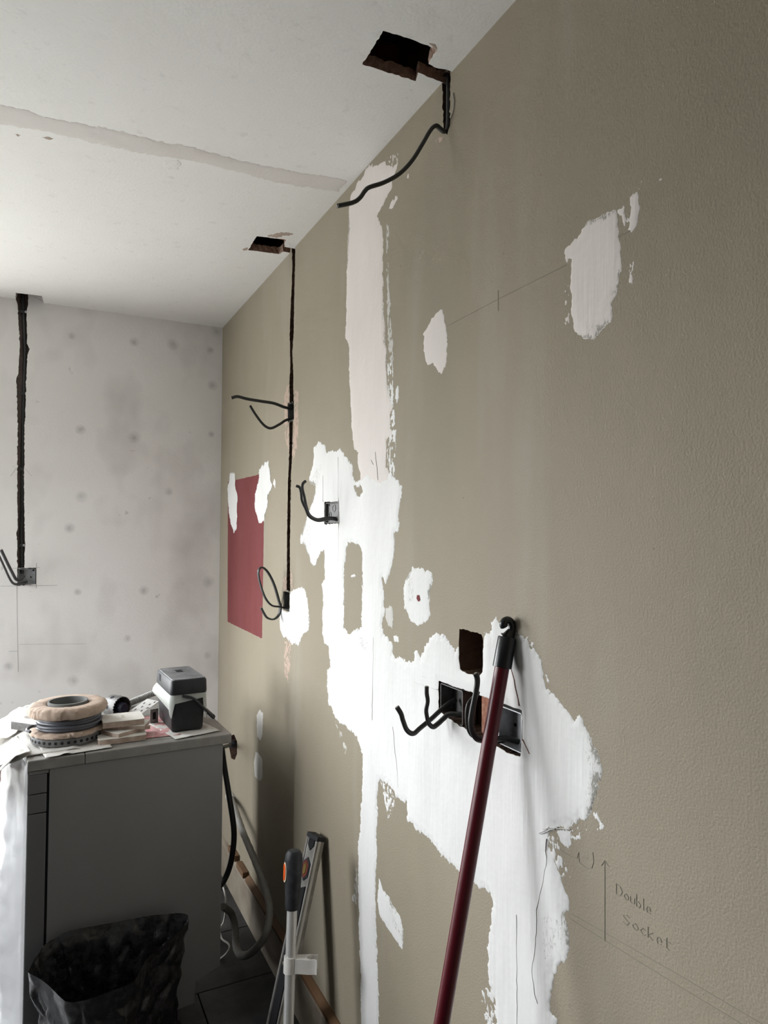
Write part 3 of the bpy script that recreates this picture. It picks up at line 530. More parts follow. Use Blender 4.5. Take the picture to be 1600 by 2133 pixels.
CPATCH = [{'key': 'skim','poly': [(-0.0192,1.6635),(-0.2872,1.6967),(-0.4521,1.6891),(-0.4683,1.6997),(-0.6072,1.6995),(-0.7457,1.7203),(-0.7736,1.7106),
(-0.83,1.7103),(-2.35,1.7303),(-2.35,1.8241),(-0.8339,1.7941),(-0.7313,1.778),(-0.5475,1.7779),(-0.3928,1.7506),(-0.1721,1.7588),(-0.0156,1.7283)],'holes': [],
'thin': [],'mat': 'skim','seed': 50,'amp': 0.004},{'key': 'peel','poly': [(-0.1018,2.0929),(-0.0916,2.0602),(-0.0763,2.0446),(-0.058,2.0429),(-0.041,2.0419),
(-0.047,2.0568),(-0.0621,2.0685),(-0.0781,2.0927)],'holes': [],'thin': [],'mat': 'peel','seed': 51,'amp': 0.004},{'key': 'peel','poly': [(-0.1502,2.2299),
(-0.137,2.2015),(-0.1315,2.2333),(-0.1429,2.2392)],'holes': [],'thin': [],'mat': 'peel','seed': 52,'amp': 0.003},{'key': 'peel','poly': [(-0.8055,1.8246),
(-0.7973,1.8182),(-0.7924,1.8246),(-0.7997,1.835)],'holes': [],'thin': [],'mat': 'peel','seed': 53,'amp': 0.002},{'key': 'peel','poly': [(-0.7475,1.8105),
(-0.7342,1.8015),(-0.7238,1.8051),(-0.7341,1.8149)],'holes': [],'thin': [],'mat': 'peel','seed': 54,'amp': 0.002},{'key': 'bump','poly': [(-0.4737,1.8126),
(-0.4665,1.7833),(-0.4379,1.7636),(-0.4263,1.7754),(-0.4301,1.8085),(-0.4601,1.8239)],'holes': [],'thin': [],'mat': 'ceil','seed': 55,'amp': 0.004},{'key': 'peel',
'poly': [(-0.0856,1.1174),(-0.0725,1.1179),(-0.0606,1.1252),(-0.0725,1.1252)],'holes': [],'thin': [],'mat': 'peel','seed': 56,'amp': 0.002}]
LINES = [['pencil',0.0007,[(1.1873,1.8815),(1.0068,1.8836),(0.8296,1.8828)]],['pencil',0.0007,[(0.721,1.885),(0.6968,1.8852)]],['pencil',0.0007,[(1.0098,
1.8994),(1.0097,1.8617)]],['pencil',0.0007,[(0.8286,0.8738),(0.6366,0.8884),(0.5068,0.9002)]],['pencil',0.0007,[(0.8233,0.8829),(0.6365,0.9023),(0.5067,
0.9134)]],['pencil',0.0009,[(0.753,0.9903),(0.7537,0.8784)]],['pencil',0.0007,[(0.7596,0.982),(0.753,0.9923),(0.7456,0.9873)]],['pencil',0.0007,[(0.8467,
0.969),(0.8229,0.9686),(0.8093,0.9722),(0.8061,0.982),(0.8051,0.9675),(0.7899,0.9655),(0.779,0.9702),(0.775,0.9809),(0.7769,0.994)]],['pencil',0.0007,[(0.799,
0.9772),(0.7859,0.9819)]],['pencil',0.0008,[(0.7312,0.955),(0.7311,0.9696)]],['pencil',0.0008,[(0.7311,0.9696),(0.7236,0.9683),(0.7199,0.9625),(0.7237,
0.9566),(0.7312,0.955)]],['pencil',0.0008,[(0.7126,0.9555),(0.7162,0.9583),(0.7162,0.9612),(0.7125,0.9641),(0.7089,0.9613),(0.7089,0.9584),(0.7126,0.9555)]],
['pencil',0.0008,[(0.7053,0.9642),(0.7053,0.9571),(0.7018,0.9557),(0.6982,0.9572),(0.6981,0.9643)]],['pencil',0.0008,[(0.6945,0.9715),(0.6947,0.9559)]],
['pencil',0.0008,[(0.6947,0.9559),(0.6894,0.9561),(0.6876,0.9603),(0.6911,0.9631),(0.6946,0.9616)]],['pencil',0.0008,[(0.6823,0.9716),(0.6825,0.9562)]],
['pencil',0.0008,[(0.6773,0.9605),(0.6705,0.9607),(0.6721,0.9648),(0.6755,0.9647),(0.6773,0.9605),(0.6756,0.9564),(0.6705,0.9579)]],['pencil',0.0008,[(0.7076,
0.934),(0.7121,0.9353),(0.7189,0.932),(0.7144,0.9292),(0.7076,0.9265),(0.7122,0.9218),(0.719,0.9229)]],['pencil',0.0008,[(0.6966,0.9226),(0.701,0.9254),
(0.701,0.9283),(0.6965,0.9315),(0.6922,0.9288),(0.6922,0.9258),(0.6966,0.9226)]],['pencil',0.0008,[(0.6793,0.9309),(0.6836,0.9321),(0.6879,0.9275),(0.6836,
0.9234),(0.6794,0.9251)]],['pencil',0.0008,[(0.675,0.9383),(0.6752,0.9238)]],['pencil',0.0008,[(0.6667,0.9344),(0.6751,0.9282),(0.6668,0.9243)]],['pencil',
0.0008,[(0.6606,0.9289),(0.6525,0.9294),(0.6545,0.9335),(0.6585,0.9333),(0.6606,0.9289),(0.6586,0.9248),(0.6525,0.9265)]],['pencil',0.0008,[(0.6444,0.9396),
(0.6446,0.927),(0.6406,0.9258)]],['pencil',0.0008,[(0.6485,0.9352),(0.6386,0.9357)]],['crack',0.00035,[(1.5178,1.2055),(1.5175,1.1953),(1.5188,1.1852),
(1.5195,1.1744),(1.5183,1.1644),(1.5176,1.1546),(1.5186,1.1449),(1.5193,1.1359),(1.5201,1.1236),(1.5199,1.1141),(1.5197,1.1052),(1.5204,1.0932),(1.5213,
1.0842),(1.5204,1.0737),(1.521,1.0627),(1.5212,1.0511),(1.5234,1.039),(1.521,1.0278),(1.5228,1.0159),(1.5219,1.0047)]],['crack',0.00035,[(1.4139,1.0162),
(1.4092,1.0049),(1.4068,0.9924),(1.4055,0.9811),(1.4027,0.9684),(1.4008,0.959),(1.3963,0.9496),(1.3927,0.9391),(1.3911,0.9291),(1.3887,0.919),(1.3875,0.9081),
(1.3858,0.899),(1.3854,0.8879)]],['crack',0.00035,[(1.5138,1.6588),(1.5118,1.648),(1.5093,1.6383),(1.5059,1.6273),(1.5031,1.6187),(1.5015,1.6089),(1.5005,
1.5986),(1.4973,1.5885)]],['crack',0.00035,[(1.5377,1.6415),(1.5247,1.6283)]],['crack',0.00035,[(0.8782,0.9735),(0.8795,0.9645),(0.8806,0.9537),(0.8776,
0.9442),(0.8785,0.9321),(0.8822,0.9227),(0.8845,0.9118),(0.886,0.9021),(0.8902,0.8905),(0.8939,0.8805),(0.8965,0.8698),(0.8993,0.8607),(0.9033,0.8503),
(0.9025,0.8372),(0.903,0.8237),(0.9032,0.8133),(0.9054,0.8037),(0.9053,0.7956),(0.907,0.784),(0.9092,0.7711),(0.913,0.7598),(0.9148,0.7487),(0.9133,0.7369),
(0.91,0.7266),(0.9081,0.7134),(0.9004,0.703)]],['crack',0.00035,[(0.9558,0.817),(0.9549,0.8062),(0.9549,0.7958),(0.9547,0.7836),(0.9553,0.772),(0.955,0.7611),
(0.955,0.7495),(0.9543,0.7388),(0.9535,0.7294),(0.9544,0.7203),(0.9556,0.7081),(0.9533,0.6993),(0.9544,0.6875),(0.9545,0.6774),(0.9533,0.667),(0.9538,0.6588),
(0.9544,0.6471),(0.9541,0.6369)]],['crack',0.00035,[(1.7505,1.6687),(1.7477,1.6585),(1.7478,1.6482),(1.7484,1.6379),(1.7472,1.6279),(1.7456,1.6168),(1.7459,
1.6057),(1.7456,1.5968),(1.7453,1.5864),(1.7452,1.5759),(1.745,1.5649),(1.7449,1.555),(1.7442,1.5449),(1.743,1.5344),(1.7442,1.5239),(1.7415,1.5144),(1.7425,
1.504),(1.741,1.4932),(1.7423,1.4827),(1.7416,1.4734),(1.7414,1.4621),(1.7432,1.4526),(1.7418,1.4421),(1.741,1.432),(1.7422,1.4214),(1.7423,1.4124),(1.7428,
1.4014),(1.7436,1.3918),(1.7428,1.381)]],['crack',0.00035,[(1.8632,1.6265),(1.8605,1.6165),(1.862,1.6048),(1.8621,1.5938),(1.8609,1.5841),(1.8598,1.5726),
(1.8619,1.5621),(1.8607,1.5501)]],['brown',0.0014,[(0.9722,1.2332),(0.9667,1.2215),(0.9612,1.2096),(0.9586,1.1984),(0.9547,1.1891),(0.9502,1.1784),(0.9481,
1.1683)]],['brown',0.0014,[(0.9387,1.1143),(0.9264,1.103),(0.9202,1.0957)]],['crack',0.0009,[(1.3174,1.1377),(1.3076,1.1371),(1.2938,1.1368),(1.2816,1.1391),
(1.2684,1.1385),(1.2591,1.1399),(1.2494,1.1385),(1.238,1.1399),(1.228,1.1398),(1.2173,1.1409)]],['crack',0.0009,[(1.2783,1.1565),(1.2624,1.1578)]],['crack',
0.001,[(0.8869,0.9857),(0.8769,0.9901),(0.8675,0.995),(0.855,0.9987),(0.8445,1.0024),(0.832,1.007),(0.8227,1.0098)]],['crack',0.001,[(0.8931,0.9756),(0.8836,
0.9811),(0.8755,0.9865),(0.8684,0.9919),(0.8589,0.9967),(0.8499,1.0032)]],['crack',0.001,[(0.8965,0.9756),(0.8873,0.9816),(0.8784,0.9877),(0.8725,0.9946)]],
['crack',0.0008,[(1.162,2.3522),(1.1609,2.3444),(1.1574,2.3329),(1.1586,2.3217),(1.161,2.3124),(1.1707,2.3031)]],['pencil',0.0007,[(2.4825,0.6665),(2.1543,
0.6659),(1.7845,0.6912)]]]
BLINES = [[0.002,[(-0.8304,1.311),(-0.7323,1.3132)]],[0.0025,[(-0.7449,1.3309),(-0.7438,1.2297)]],[0.002,[(-0.8727,1.2413),(-0.6656,1.2391)]],[0.002,[(-0.8137,
1.2415),(-0.8091,1.0877),(-0.802,0.8958)]],[0.0015,[(-0.8007,1.0067),(-0.5525,0.9921)]],[0.002,[(-0.8374,0.9806),(-0.8036,0.9801)]],[0.002,[(-0.8443,1.6807),
(-0.8246,1.7145)]],[0.0015,[(-0.7937,1.7159),(-0.7689,1.6838)]],[0.002,[(-0.7758,2.4202),(-0.7153,2.3978)]]]
SPOTS = [(-0.63,2.2772),(-0.3831,2.285),(-0.2215,2.2931),(-0.0561,2.2879),(-0.0432,2.1285),(-0.0468,1.9043),(-0.5901,1.8869),(-0.3785,1.8688),(-0.2286,
1.6385),(-0.5815,1.6052),(-0.5893,1.209),(-0.3268,1.2065),(-0.0511,1.2365),(-0.051,0.9071),(-0.601,0.8432),(-0.3922,1.0039),(-0.6249,1.4743),(-0.0312,2.3795),
(-0.8363,0.9215)]
CABLE = {'drop': [(0.011,1.2,2.4222),(0.0049,1.19,2.3737),(0.004,1.19,2.3007),(-0.0041,1.19,2.2864),(-0.0145,1.19,2.2896),(-0.0248,1.19,2.2928),(-0.0372,
1.19,2.2804),(-0.0562,1.19,2.2466),(-0.0804,1.19,2.206),(-0.1085,1.19,2.1728),(-0.1424,1.19,2.1473),(-0.1736,1.19,2.1305),(-0.1838,1.19,2.1206),(-0.1939,
1.19,2.1051),(-0.209,1.19,2.0924),(-0.2407,1.19,2.0788)],'b_upper': [(0.0183,2.185,1.8802),(0.0032,2.185,1.8756),(-0.0152,2.185,1.8772),(-0.0516,2.185,
1.8868),(-0.0924,2.185,1.8895),(-0.1404,2.185,1.893),(-0.1719,2.185,1.8978),(-0.1921,2.185,1.8913)],'b_lower': [(0.0169,2.18,1.8422),(0.0019,2.18,1.8378),
(-0.013,2.18,1.8318),(-0.0328,2.18,1.8175),(-0.0605,2.18,1.8027),(-0.08,2.18,1.8076),(-0.0963,2.18,1.8221),(-0.1174,2.18,1.8487),(-0.132,2.18,1.8709)],
'c_loop': [(0.0286,2.235,1.199),(0.0133,2.225,1.2055),(-0.0136,2.22,1.212),(-0.0433,2.21,1.219),(-0.0678,2.2,1.2445),(-0.0845,2.2,1.2859),(-0.093,2.2,1.3253),
(-0.0883,2.2,1.3424),(-0.0739,2.205,1.3435),(-0.0543,2.21,1.3239),(-0.0326,2.22,1.2861),(-0.0123,2.235,1.2362),(-0.0037,2.24,1.2064),(-0.0101,2.24,1.1809),
(-0.0299,2.23,1.1701),(-0.0545,2.22,1.1773),(-0.0678,2.22,1.1953),(-0.0761,2.22,1.2115)],'d_one': [(0.0145,1.79,1.5004),(-0.0044,1.79,1.5015),(-0.0246,
1.79,1.4998),(-0.0474,1.79,1.4968),(-0.0687,1.79,1.5085),(-0.0787,1.79,1.5321),(-0.0846,1.79,1.5585),(-0.0904,1.79,1.5808),(-0.0891,1.79,1.594),(-0.0808,
1.79,1.6023)],'d_two': [(0.0041,1.765,1.4958),(-0.0146,1.765,1.4982),(-0.0344,1.765,1.4953),(-0.0569,1.765,1.4937),(-0.0793,1.765,1.5051),(-0.0892,1.765,
1.5246),(-0.1004,1.765,1.5478),(-0.1034,1.765,1.5698),(-0.1076,1.765,1.5827),(-0.1172,1.765,1.5862)],'f_one': [(0.0243,1.19,1.123),(0.0039,1.19,1.1145),
(-0.0141,1.19,1.1031),(-0.0307,1.19,1.0917),(-0.0569,1.19,1.076),(-0.072,1.19,1.0675),(-0.0859,1.19,1.0758),(-0.0945,1.19,1.0944),(-0.0988,1.19,1.1078),
(-0.1041,1.19,1.1167),(-0.1083,1.19,1.1227)],'f_two': [(0.027,1.13,1.107),(0.0113,1.14,1.1073),(-0.008,1.16,1.1047),(-0.0182,1.165,1.0963),(-0.0283,1.17,
1.086),(-0.0392,1.17,1.0817),(-0.049,1.17,1.0903),(-0.0533,1.17,1.1056),(-0.0545,1.17,1.1168),(-0.0513,1.17,1.1332),(-0.0535,1.17,1.1483),(-0.0536,1.17,
1.1613)],'f_three': [(0.0253,0.985,1.0946),(-0.0006,0.985,1.1037),(-0.026,0.985,1.1053),(-0.0479,0.985,1.1065),(-0.0627,0.985,1.1116),(-0.0714,0.985,1.1248),
(-0.0744,0.985,1.1413),(-0.0715,0.985,1.1595),(-0.0657,0.985,1.1832),(-0.0618,0.985,1.2031),(-0.0618,0.985,1.2137),(-0.0648,0.985,1.2213)],'f_four': [(0.0424,
1.01,1.0728),(0.0023,1.01,1.0908),(-0.0336,1.01,1.1013),(-0.0537,1.01,1.1088),(-0.0626,1.01,1.1214),(-0.0656,1.01,1.1408),(-0.0647,1.01,1.1571),(-0.0607,
1.01,1.1666),(-0.0508,1.01,1.1747),(-0.0447,1.01,1.1791),(-0.0427,1.01,1.1839)],'back_one': [(-0.7891,3.15,1.2786),(-0.7989,3.135,1.2681),(-0.8156,3.125,
1.2672),(-0.8324,3.1,1.3014),(-0.8521,3.07,1.3483),(-0.8684,3.05,1.3882)],'back_two': [(-0.7783,3.15,1.255),(-0.8016,3.12,1.2499),(-0.8227,3.09,1.2525),
(-0.8371,3.06,1.2755),(-0.8566,3.03,1.3258),(-0.8788,3.0,1.3822)],'back_run': [(-0.8166,3.1521,2.4424),(-0.8127,3.1521,2.3756),(-0.8061,3.1521,2.2577),
(-0.8028,3.1521,2.179),(-0.8033,3.1521,2.0211),(-0.8033,3.1521,1.8834),(-0.8024,3.1521,1.7462),(-0.8007,3.1521,1.5704),(-0.8019,3.1521,1.4535),(-0.798,
3.1521,1.3369),(-0.7962,3.1521,1.2883)],'hook': [(-0.0159,0.963,1.2741),(-0.0098,0.963,1.2851),(-0.0057,0.963,1.2955),(-0.0052,0.963,1.3037),(-0.0088,0.963,
1.3097),(-0.0148,0.963,1.312),(-0.0209,0.963,1.3103),(-0.0234,0.963,1.3055),(-0.0214,0.963,1.3013)]}
HOSE = {'grey': [(-0.01,2.8552,0.3672),(-0.03,2.7142,0.3812),(-0.04,2.553,0.3517),(-0.045,2.3738,0.3224),(-0.05,2.2247,0.2928),(-0.06,2.1434,0.2573),(-0.08,
2.1267,0.1962),(-0.1,2.1997,0.1137),(-0.11,2.2891,0.0574),(-0.11,2.3575,0.0493),(-0.1,2.411,0.0791),(-0.11,2.4272,0.1262),(-0.15,2.3822,0.1818)],'black': [(-0.13,
2.5146,0.6819),(-0.12,2.5087,0.6064),(-0.115,2.4685,0.5332),(-0.11,2.4156,0.4422),(-0.11,2.4059,0.3798),(-0.12,2.4094,0.3063),(-0.14,2.4073,0.2589),(-0.17,
2.3704,0.253)],'cord': [(-0.1,2.6133,0.1479),(-0.1,2.5522,0.1234),(-0.1,2.5498,0.0777),(-0.1,2.5764,0.0213),(-0.12,2.551,0.013),(-0.13,2.4791,0.0185),(-0.13,
2.3898,0.0487),(-0.13,2.3694,0.0433),(-0.14,2.3811,0.0188),(-0.16,2.3995,-0.0052)],'valve': [(0.02,2.8801,0.5726),(-0.03,2.7862,0.6009),(-0.11,2.5979,0.6543)]}
BAG = [(-0.7405,1.9591,0.36),(-0.726,1.9848,0.375),(-0.7054,2.0097,0.39),(-0.6752,2.0179,0.4),(-0.6446,2.0172,0.41),(-0.5859,2.0207,0.405),(-0.5265,2.0246,
0.4),(-0.4825,2.0212,0.4),(-0.4427,2.0177,0.4),(-0.3931,2.022,0.39),(-0.3506,2.0169,0.385),(-0.3374,2.0085,0.37),(-0.3678,1.9706,0.365),(-0.4045,1.9481,
0.355),(-0.4557,1.9166,0.35),(-0.4848,1.8736,0.345),(-0.5047,1.8311,0.345),(-0.5499,1.8126,0.35),(-0.5988,1.8039,0.35),(-0.6293,1.8206,0.34),(-0.659,1.8351,
0.34),(-0.6862,1.8899,0.345),(-0.7115,1.9249,0.355)]

# ------------------------------------------------------------------ room shell
add_spots('grey_plaster',SPOTS,(.36,.345,.335),.026)
rc={k:rag(v,.006,.0022 if k.startswith('chase') else .0012,i) for i,(k,v) in enumerate(CUT.items())}
cc={k:rag(v,.007,.0014,40+i) for i,(k,v) in enumerate(CCUT.items())}
bc={k:rag(v,.007,.0016,60+i) for i,(k,v) in enumerate(BCUT.items())}
wr=slab('wall_right',[(Y0-.1,-.1),(D+.12,-.1),(D+.12,2.66),(Y0-.1,2.66)],list(rc.values()),'R',.14,'olive_paint'); tag(wr,'olive painted wall covered in white filler patches and cable chases','wall',kind='structure')
wb=slab('wall_back',[(DOOR[1],-.1),(-.0005,-.1),(-.0005,2.66),(X0-.1,2.66),(X0-.1,-.1),(DOOR[0],-.1),(DOOR[0],DOOR[3]),(DOOR[1],DOOR[3])],list(bc.values()),'B',.14,'grey_plaster'); tag(wb,'bare pale grey plaster wall behind the washing machine','wall',kind='structure')
# ceiling: plasterboard skin with holes, dark void and boards above
ce=slab('ceiling',[(X0-.1,Y0-.1),(.12,Y0-.1),(.12,D+.12),(X0-.1,D+.12)],list(cc.values()),'C',.0,'ceiling_paint'); tag(ce,'white textured ceiling with two square holes and a skim strip','ceiling',kind='structure')
ce.data.polygons[len(ce.data.polygons)-1].material_index=0
bm=bmesh.new(); bm.from_mesh(ce.data); bm.faces.ensure_lookup_table()
kill=[f for f in bm.faces if len(f.verts)==4 and abs(f.calc_area()-(.22-X0)*(D+.12-Y0+.1))<.5]; bmesh.ops.delete(bm,geom=kill,context='FACES'); bm.to_mesh(ce.data); bm.free()
B().box((X0-.1,Y0-.1,2.60),(.12,D+.12,2.64)).build('floorboards_above','hole_dark',ce)
for y in (.62,1.02,1.42,1.82,2.132,2.62): B().box((X0,y-.0225,2.425),(.0,y+.0225,2.60)).build('joist','joist_wood',ce)
for k in cc: recess('hole_edge',cc[k],'C',.024,'plaster_edge',ce,open_back=True,seed=3)
wl=B()
for a,b in (((X0-.12,Y0-.1,-.1),(X0,WIN[0],2.66)),((X0-.12,WIN[1],-.1),(X0,D+.12,2.66)),((X0-.12,WIN[0],WIN[3]),(X0,WIN[1],2.66)),((X0-.12,WIN[0],-.1),(X0,WIN[1],WIN[2]))): wl.box(a,b)
wl=wl.build('wall_left','room_paint'); tag(wl,'plain left wall with a window','wall',kind='structure')
wf=B().box((X0,Y0-.1,-.1),(0,Y0,2.66)).build('wall_front','room_paint'); tag(wf,'plain wall behind the photographer','wall',kind='structure')
def frame(name,x0,x1,z0,z1,y,label,rz=0):
    r=empty(name,((x0+x1)/2,y,z0) if not rz else (y,(x0+x1)/2,z0),(0,0,rz)); tag(r,label,'window',kind='structure'); c=(x0+x1)/2; w=x1-x0; h=z1-z0
    for n,a,b in (('jamb',(-w/2,-.03,0),(-w/2+.05,.03,h)),('jamb',(w/2-.05,-.03,0),(w/2,.03,h)),('head',(-w/2,-.03,h-.05),(w/2,.03,h)),('sill',(-w/2,-.03,0),(w/2,.03,.04)),('mullion',(-.03,-.03,.04),(.03,.03,h-.05))): B().box(a,b).build(n,'frame_white',r,bevel=.003)
    for s in (0,1): B().box((-w/2+.05 if s==0 else .03,-.003,.04),(-.03 if s==0 else w/2-.05,.003,h-.05)).build('pane','door_pane',r)
frame('door_1',*DOOR,D+.105,'white framed glazed garden door in the back wall')
frame('window_1',*WIN,X0-.085,'white framed window in the left wall',math.pi/2)
fl=B().box((X0-.1,Y0-.1,-.10),(.12,D+.12,-.010)).build('floor','grout'); tag(fl,'dark slate tiled floor with pale grout lines','floor',kind='structure')
tb=B().box((.0015,.0015,-.012),(.5985,.2985,0)).build('floor_tile','slate_tile',fl,bevel=.002); first=True
rows=range(-13,4)
for rI in rows:
    y=2.25+rI*.3; off=-.26-.6 if rI%2 else -.56-.0
    for cI in range(-6,2):
        x=off+cI*.6
        if x<X0-.35 or x>.0 or y<Y0-.2 or y>D: continue
        if first: o=tb; first=False
        else: o=tb.copy(); COL.objects.link(o)
        o.location=(x,y,0)

# linings of the cut-outs in the two walls
for k in rc:
    nm='cable_chase' if k.startswith('chase') else ('rough_hole' if k in('hole_e','valve') else 'socket_recess')
    recess(nm,rc[k],'R',.055 if k=='hole_e' else (.022 if k.startswith('chase') else (.05 if k=='valve' else .042)),'hole_dark' if k=='hole_e' else 'raw_chase',wr,seed=5)
for k in bc: recess('cable_chase' if k=='chase' else 'socket_recess',bc[k],'B',.024 if k=='chase' else .03,'grey_chase',wb,seed=6)
# filler, dabs, paint
FM={'white':'filler_white','pink':'filler_pink','thin':'filler_thin','bare':'bare_plaster','red':'red_paint','skim':'skim_plaster','peel':'peeled_paper','ceil':'ceiling_lump'}
FN={'stripe':'filler_stripe','main':'filler_patch','streak':'filler_streak','speckle':'filler_speckle','chip':'filler_fleck','dab':'filler_dab','oval':'filler_dab','smear':'filler_smear','abrasion':'bare_plaster_patch','redspot':'red_paint_spot','paint':'red_paint_panel'}
for s in PATCH:
    t={'paint':.0004,'abrasion':.0003,'smear':.0005,'redspot':.0005,'stripe':.0011,'main':.0017}.get(s['key'],.0011)
    o=coat(FN[s['key']],s,'R',FM[s['mat']],wr,list(rc.values()),thick=t)
    if s['key']=='paint': o['label']='dark red painted rectangle left on the olive wall'
    if s['key']=='main': o['label']='large white filler patch spreading round the socket boxes'
    if s['key']=='stripe': o['label']='tall pale pink filler stripe below the ceiling'
for s in CPATCH:
    coat({'skim':'skim_strip','peel':'peeled_patch','bump':'plaster_lump'}[s['key']],s,'C',FM[s['mat']],ce,list(cc.values()),cell=.004 if s['key']=='skim' else .002,thick=.001)
for kind,w,pts in LINES: ribbon({'pencil':'pencil_line','crack':'crack_line','brown':'crack_line'}[kind],pts,w,'R',{'pencil':'pencil','crack':'crack_grey','brown':'crack_brown'}[kind],wr,h=.0006 if kind=='pencil' else .0027)
for w,pts in BLINES: ribbon('pencil_line',pts,w*.8,'B','pencil_plaster',wb,h=.0004)
# brick exposed between the two socket boxes, and a bit of rubble in the rough hole
B().box((.010,1.018,1.087),(.040,1.078,1.163)).build('brick','brick_red',wr,bevel=.004)
B().box((.018,1.055,1.225),(.05,1.078,1.245)).build('brick','plaster_edge',wr,bevel=.003)
# bare brick strip low on the back wall with a white batten below it
for j,(x0,x1) in enumerate(((-.985,-.86),(-.845,-.66),(-.985,-.91),(-.895,-.70))):
    B().box((x0,D-.006,.385+(j//2)*.075),(x1,D+.02,.45+(j//2)*.075)).build('brick','brick_pale',wb,bevel=.004)
B().box((-.99,D-.012,.335),(-.66,D,.358)).build('batten','frame_white',wb,bevel=.002)

# skirting board on the right wall
sk=B().prism([(0,0),(-.016,0),(-.016,.132),(-.010,.146),(0,.150)],Y0,D-.001,ax='y')
sk.v=[(a,c,b) if False else (a,b,c) for a,b,c in sk.v]
sk=sk.build('baseboard_right','skirting_paint'); tag(sk,'dirty skirting board with a bare wooden top edge','skirting board',kind='structure')
tp=B().prism([(0,.150),(-.011,.147),(-.019,.146),(-.019,.157),(-.004,.166),(0,.166)],Y0,D-.55,ax='y').build('top_moulding','raw_wood',sk)
B().box((-.024,2.60,.150),(-.001,2.70,.172)).build('wood_block','raw_wood',sk,bevel=.002)
B().box((-.022,2.735,.155),(-.001,2.84,.178)).build('wood_block','raw_wood',sk,bevel=.002)

# ------------------------------------------------------------------ metal socket boxes
def back_box(name,a0,a1,b0,b1,surf,depth,label,material='galvanised',knock=((.3,.68,.2),(.3,.35,.14)),holes=((.12,.9),(.88,.9),(.88,.45)),proud=-.002):
    S=SURF[surf]; cx,cy=(a0+a1)/2,(b0+b1)/2; base=Vector(S(cx,b0,-depth/2)); r=empty(name,base); tag(r,label,'socket box')
    def loc(a,b,h): return tuple(Vector(S(a,b,h))-base)
    t=.0016; bb=B()
    def lb(A0,A1,B0,B1,h0,h1):
        c=[loc(A0,B0,h0),loc(A1,B0,h0),loc(A1,B1,h0),loc(A0,B1,h0),loc(A0,B0,h1),loc(A1,B0,h1),loc(A1,B1,h1),loc(A0,B1,h1)]
        bb.add(c,[(3,2,1,0),(4,5,6,7),(0,1,5,4),(1,2,6,5),(2,3,7,6),(3,0,4,7)])
    lb(a0,a1,b0,b1,-depth,-depth+t); lb(a0,a0+t,b0,b1,-depth,proud); lb(a1-t,a1,b0,b1,-depth,proud); lb(a0,a1,b0,b0+t,-depth,proud); lb(a0,a1,b1-t,b1,-depth,proud)
    bb.build('shell',material,r)
    w,h=a1-a0,b1-b0
    for (u,v,rad) in knock:
        R=rad*h; v0=[];f0=[]; n=20
        for k in range(n):
            an=2*math.pi*k/n
            for rr,hh in ((R,-depth+t),(R,-depth+t+.0012),(R*.8,-depth+t+.0012),(R*.78,-depth+t)): v0.append(loc(a0+u*w+rr*math.cos(an),b0+v*h+rr*math.sin(an),hh))
        for k in range(n):
            for i in range(3): f0.append((4*k+i,4*((k+1)%n)+i,4*((k+1)%n)+i+1,4*k+i+1))
        B().add(v0,f0).build('knockout',material,r)
    for (u,v) in holes:
        n=10; R=.0035; v0=[loc(a0+u*w+R*math.cos(6.283*k/n),b0+v*h+R*math.sin(6.283*k/n),-depth+t+.0008) for k in range(n)]+[loc(a0+u*w+R*math.cos(6.283*k/n),b0+v*h+R*math.sin(6.283*k/n),-depth+t) for k in range(n)]
        B().add(v0,[tuple(range(n))]+[(k,(k+1)%n,n+(k+1)%n,n+k) for k in range(n)]).build('screw_hole','gap_black',r)
    return r
def bbx(k,i=.003):
    P=np.array((CUT if k in CUT else BCUT)[k]); return P[:,0].min()+i,P[:,0].max()-i,P[:,1].min()+i,P[:,1].max()-i
a0,a1,b0,b1=bbx('box_b'); back_box('socket_box',a0,a1,b0,b1,'R',.035,'narrow dark metal socket box in the chase above the red paint')
a0,a1,b0,b1=bbx('box_c'); back_box('socket_box',a0,a1,b0,b1+.0,'R',.035,'narrow dark metal socket box at the bottom of the long chase')
a0,a1,b0,b1=bbx('box_d'); back_box('socket_box',a0,a1,b0,b1,'R',.011,'single grey metal socket box set in the white filler above the oblong olive gap',knock=((.55,.72,.2),(.8,.4,.15)))
a0,a1,b0,b1=bbx('box_f',.004)
back_box('socket_box',1.128,a1,b0+.004,b1-.002,'R',.035,'left metal box of the pair in the long slot beside the red pole')
back_box('socket_box',a0,1.012,b0+.004,b1-.002,'R',.035,'right metal box of the pair in the long slot, half behind the red pole',material='galvanised_bright')
a0,a1,b0,b1=bbx('box',.004); back_box('socket_box',a0,a1,b0,b1,'B',.026,'shiny metal socket box at the foot of the chase in the grey wall','galvanised_bright' and 'galvanised_bright',knock=((.62,.45,.2),(.3,.7,.2)),holes=((.88,.9),(.75,.45),(.12,.9)))

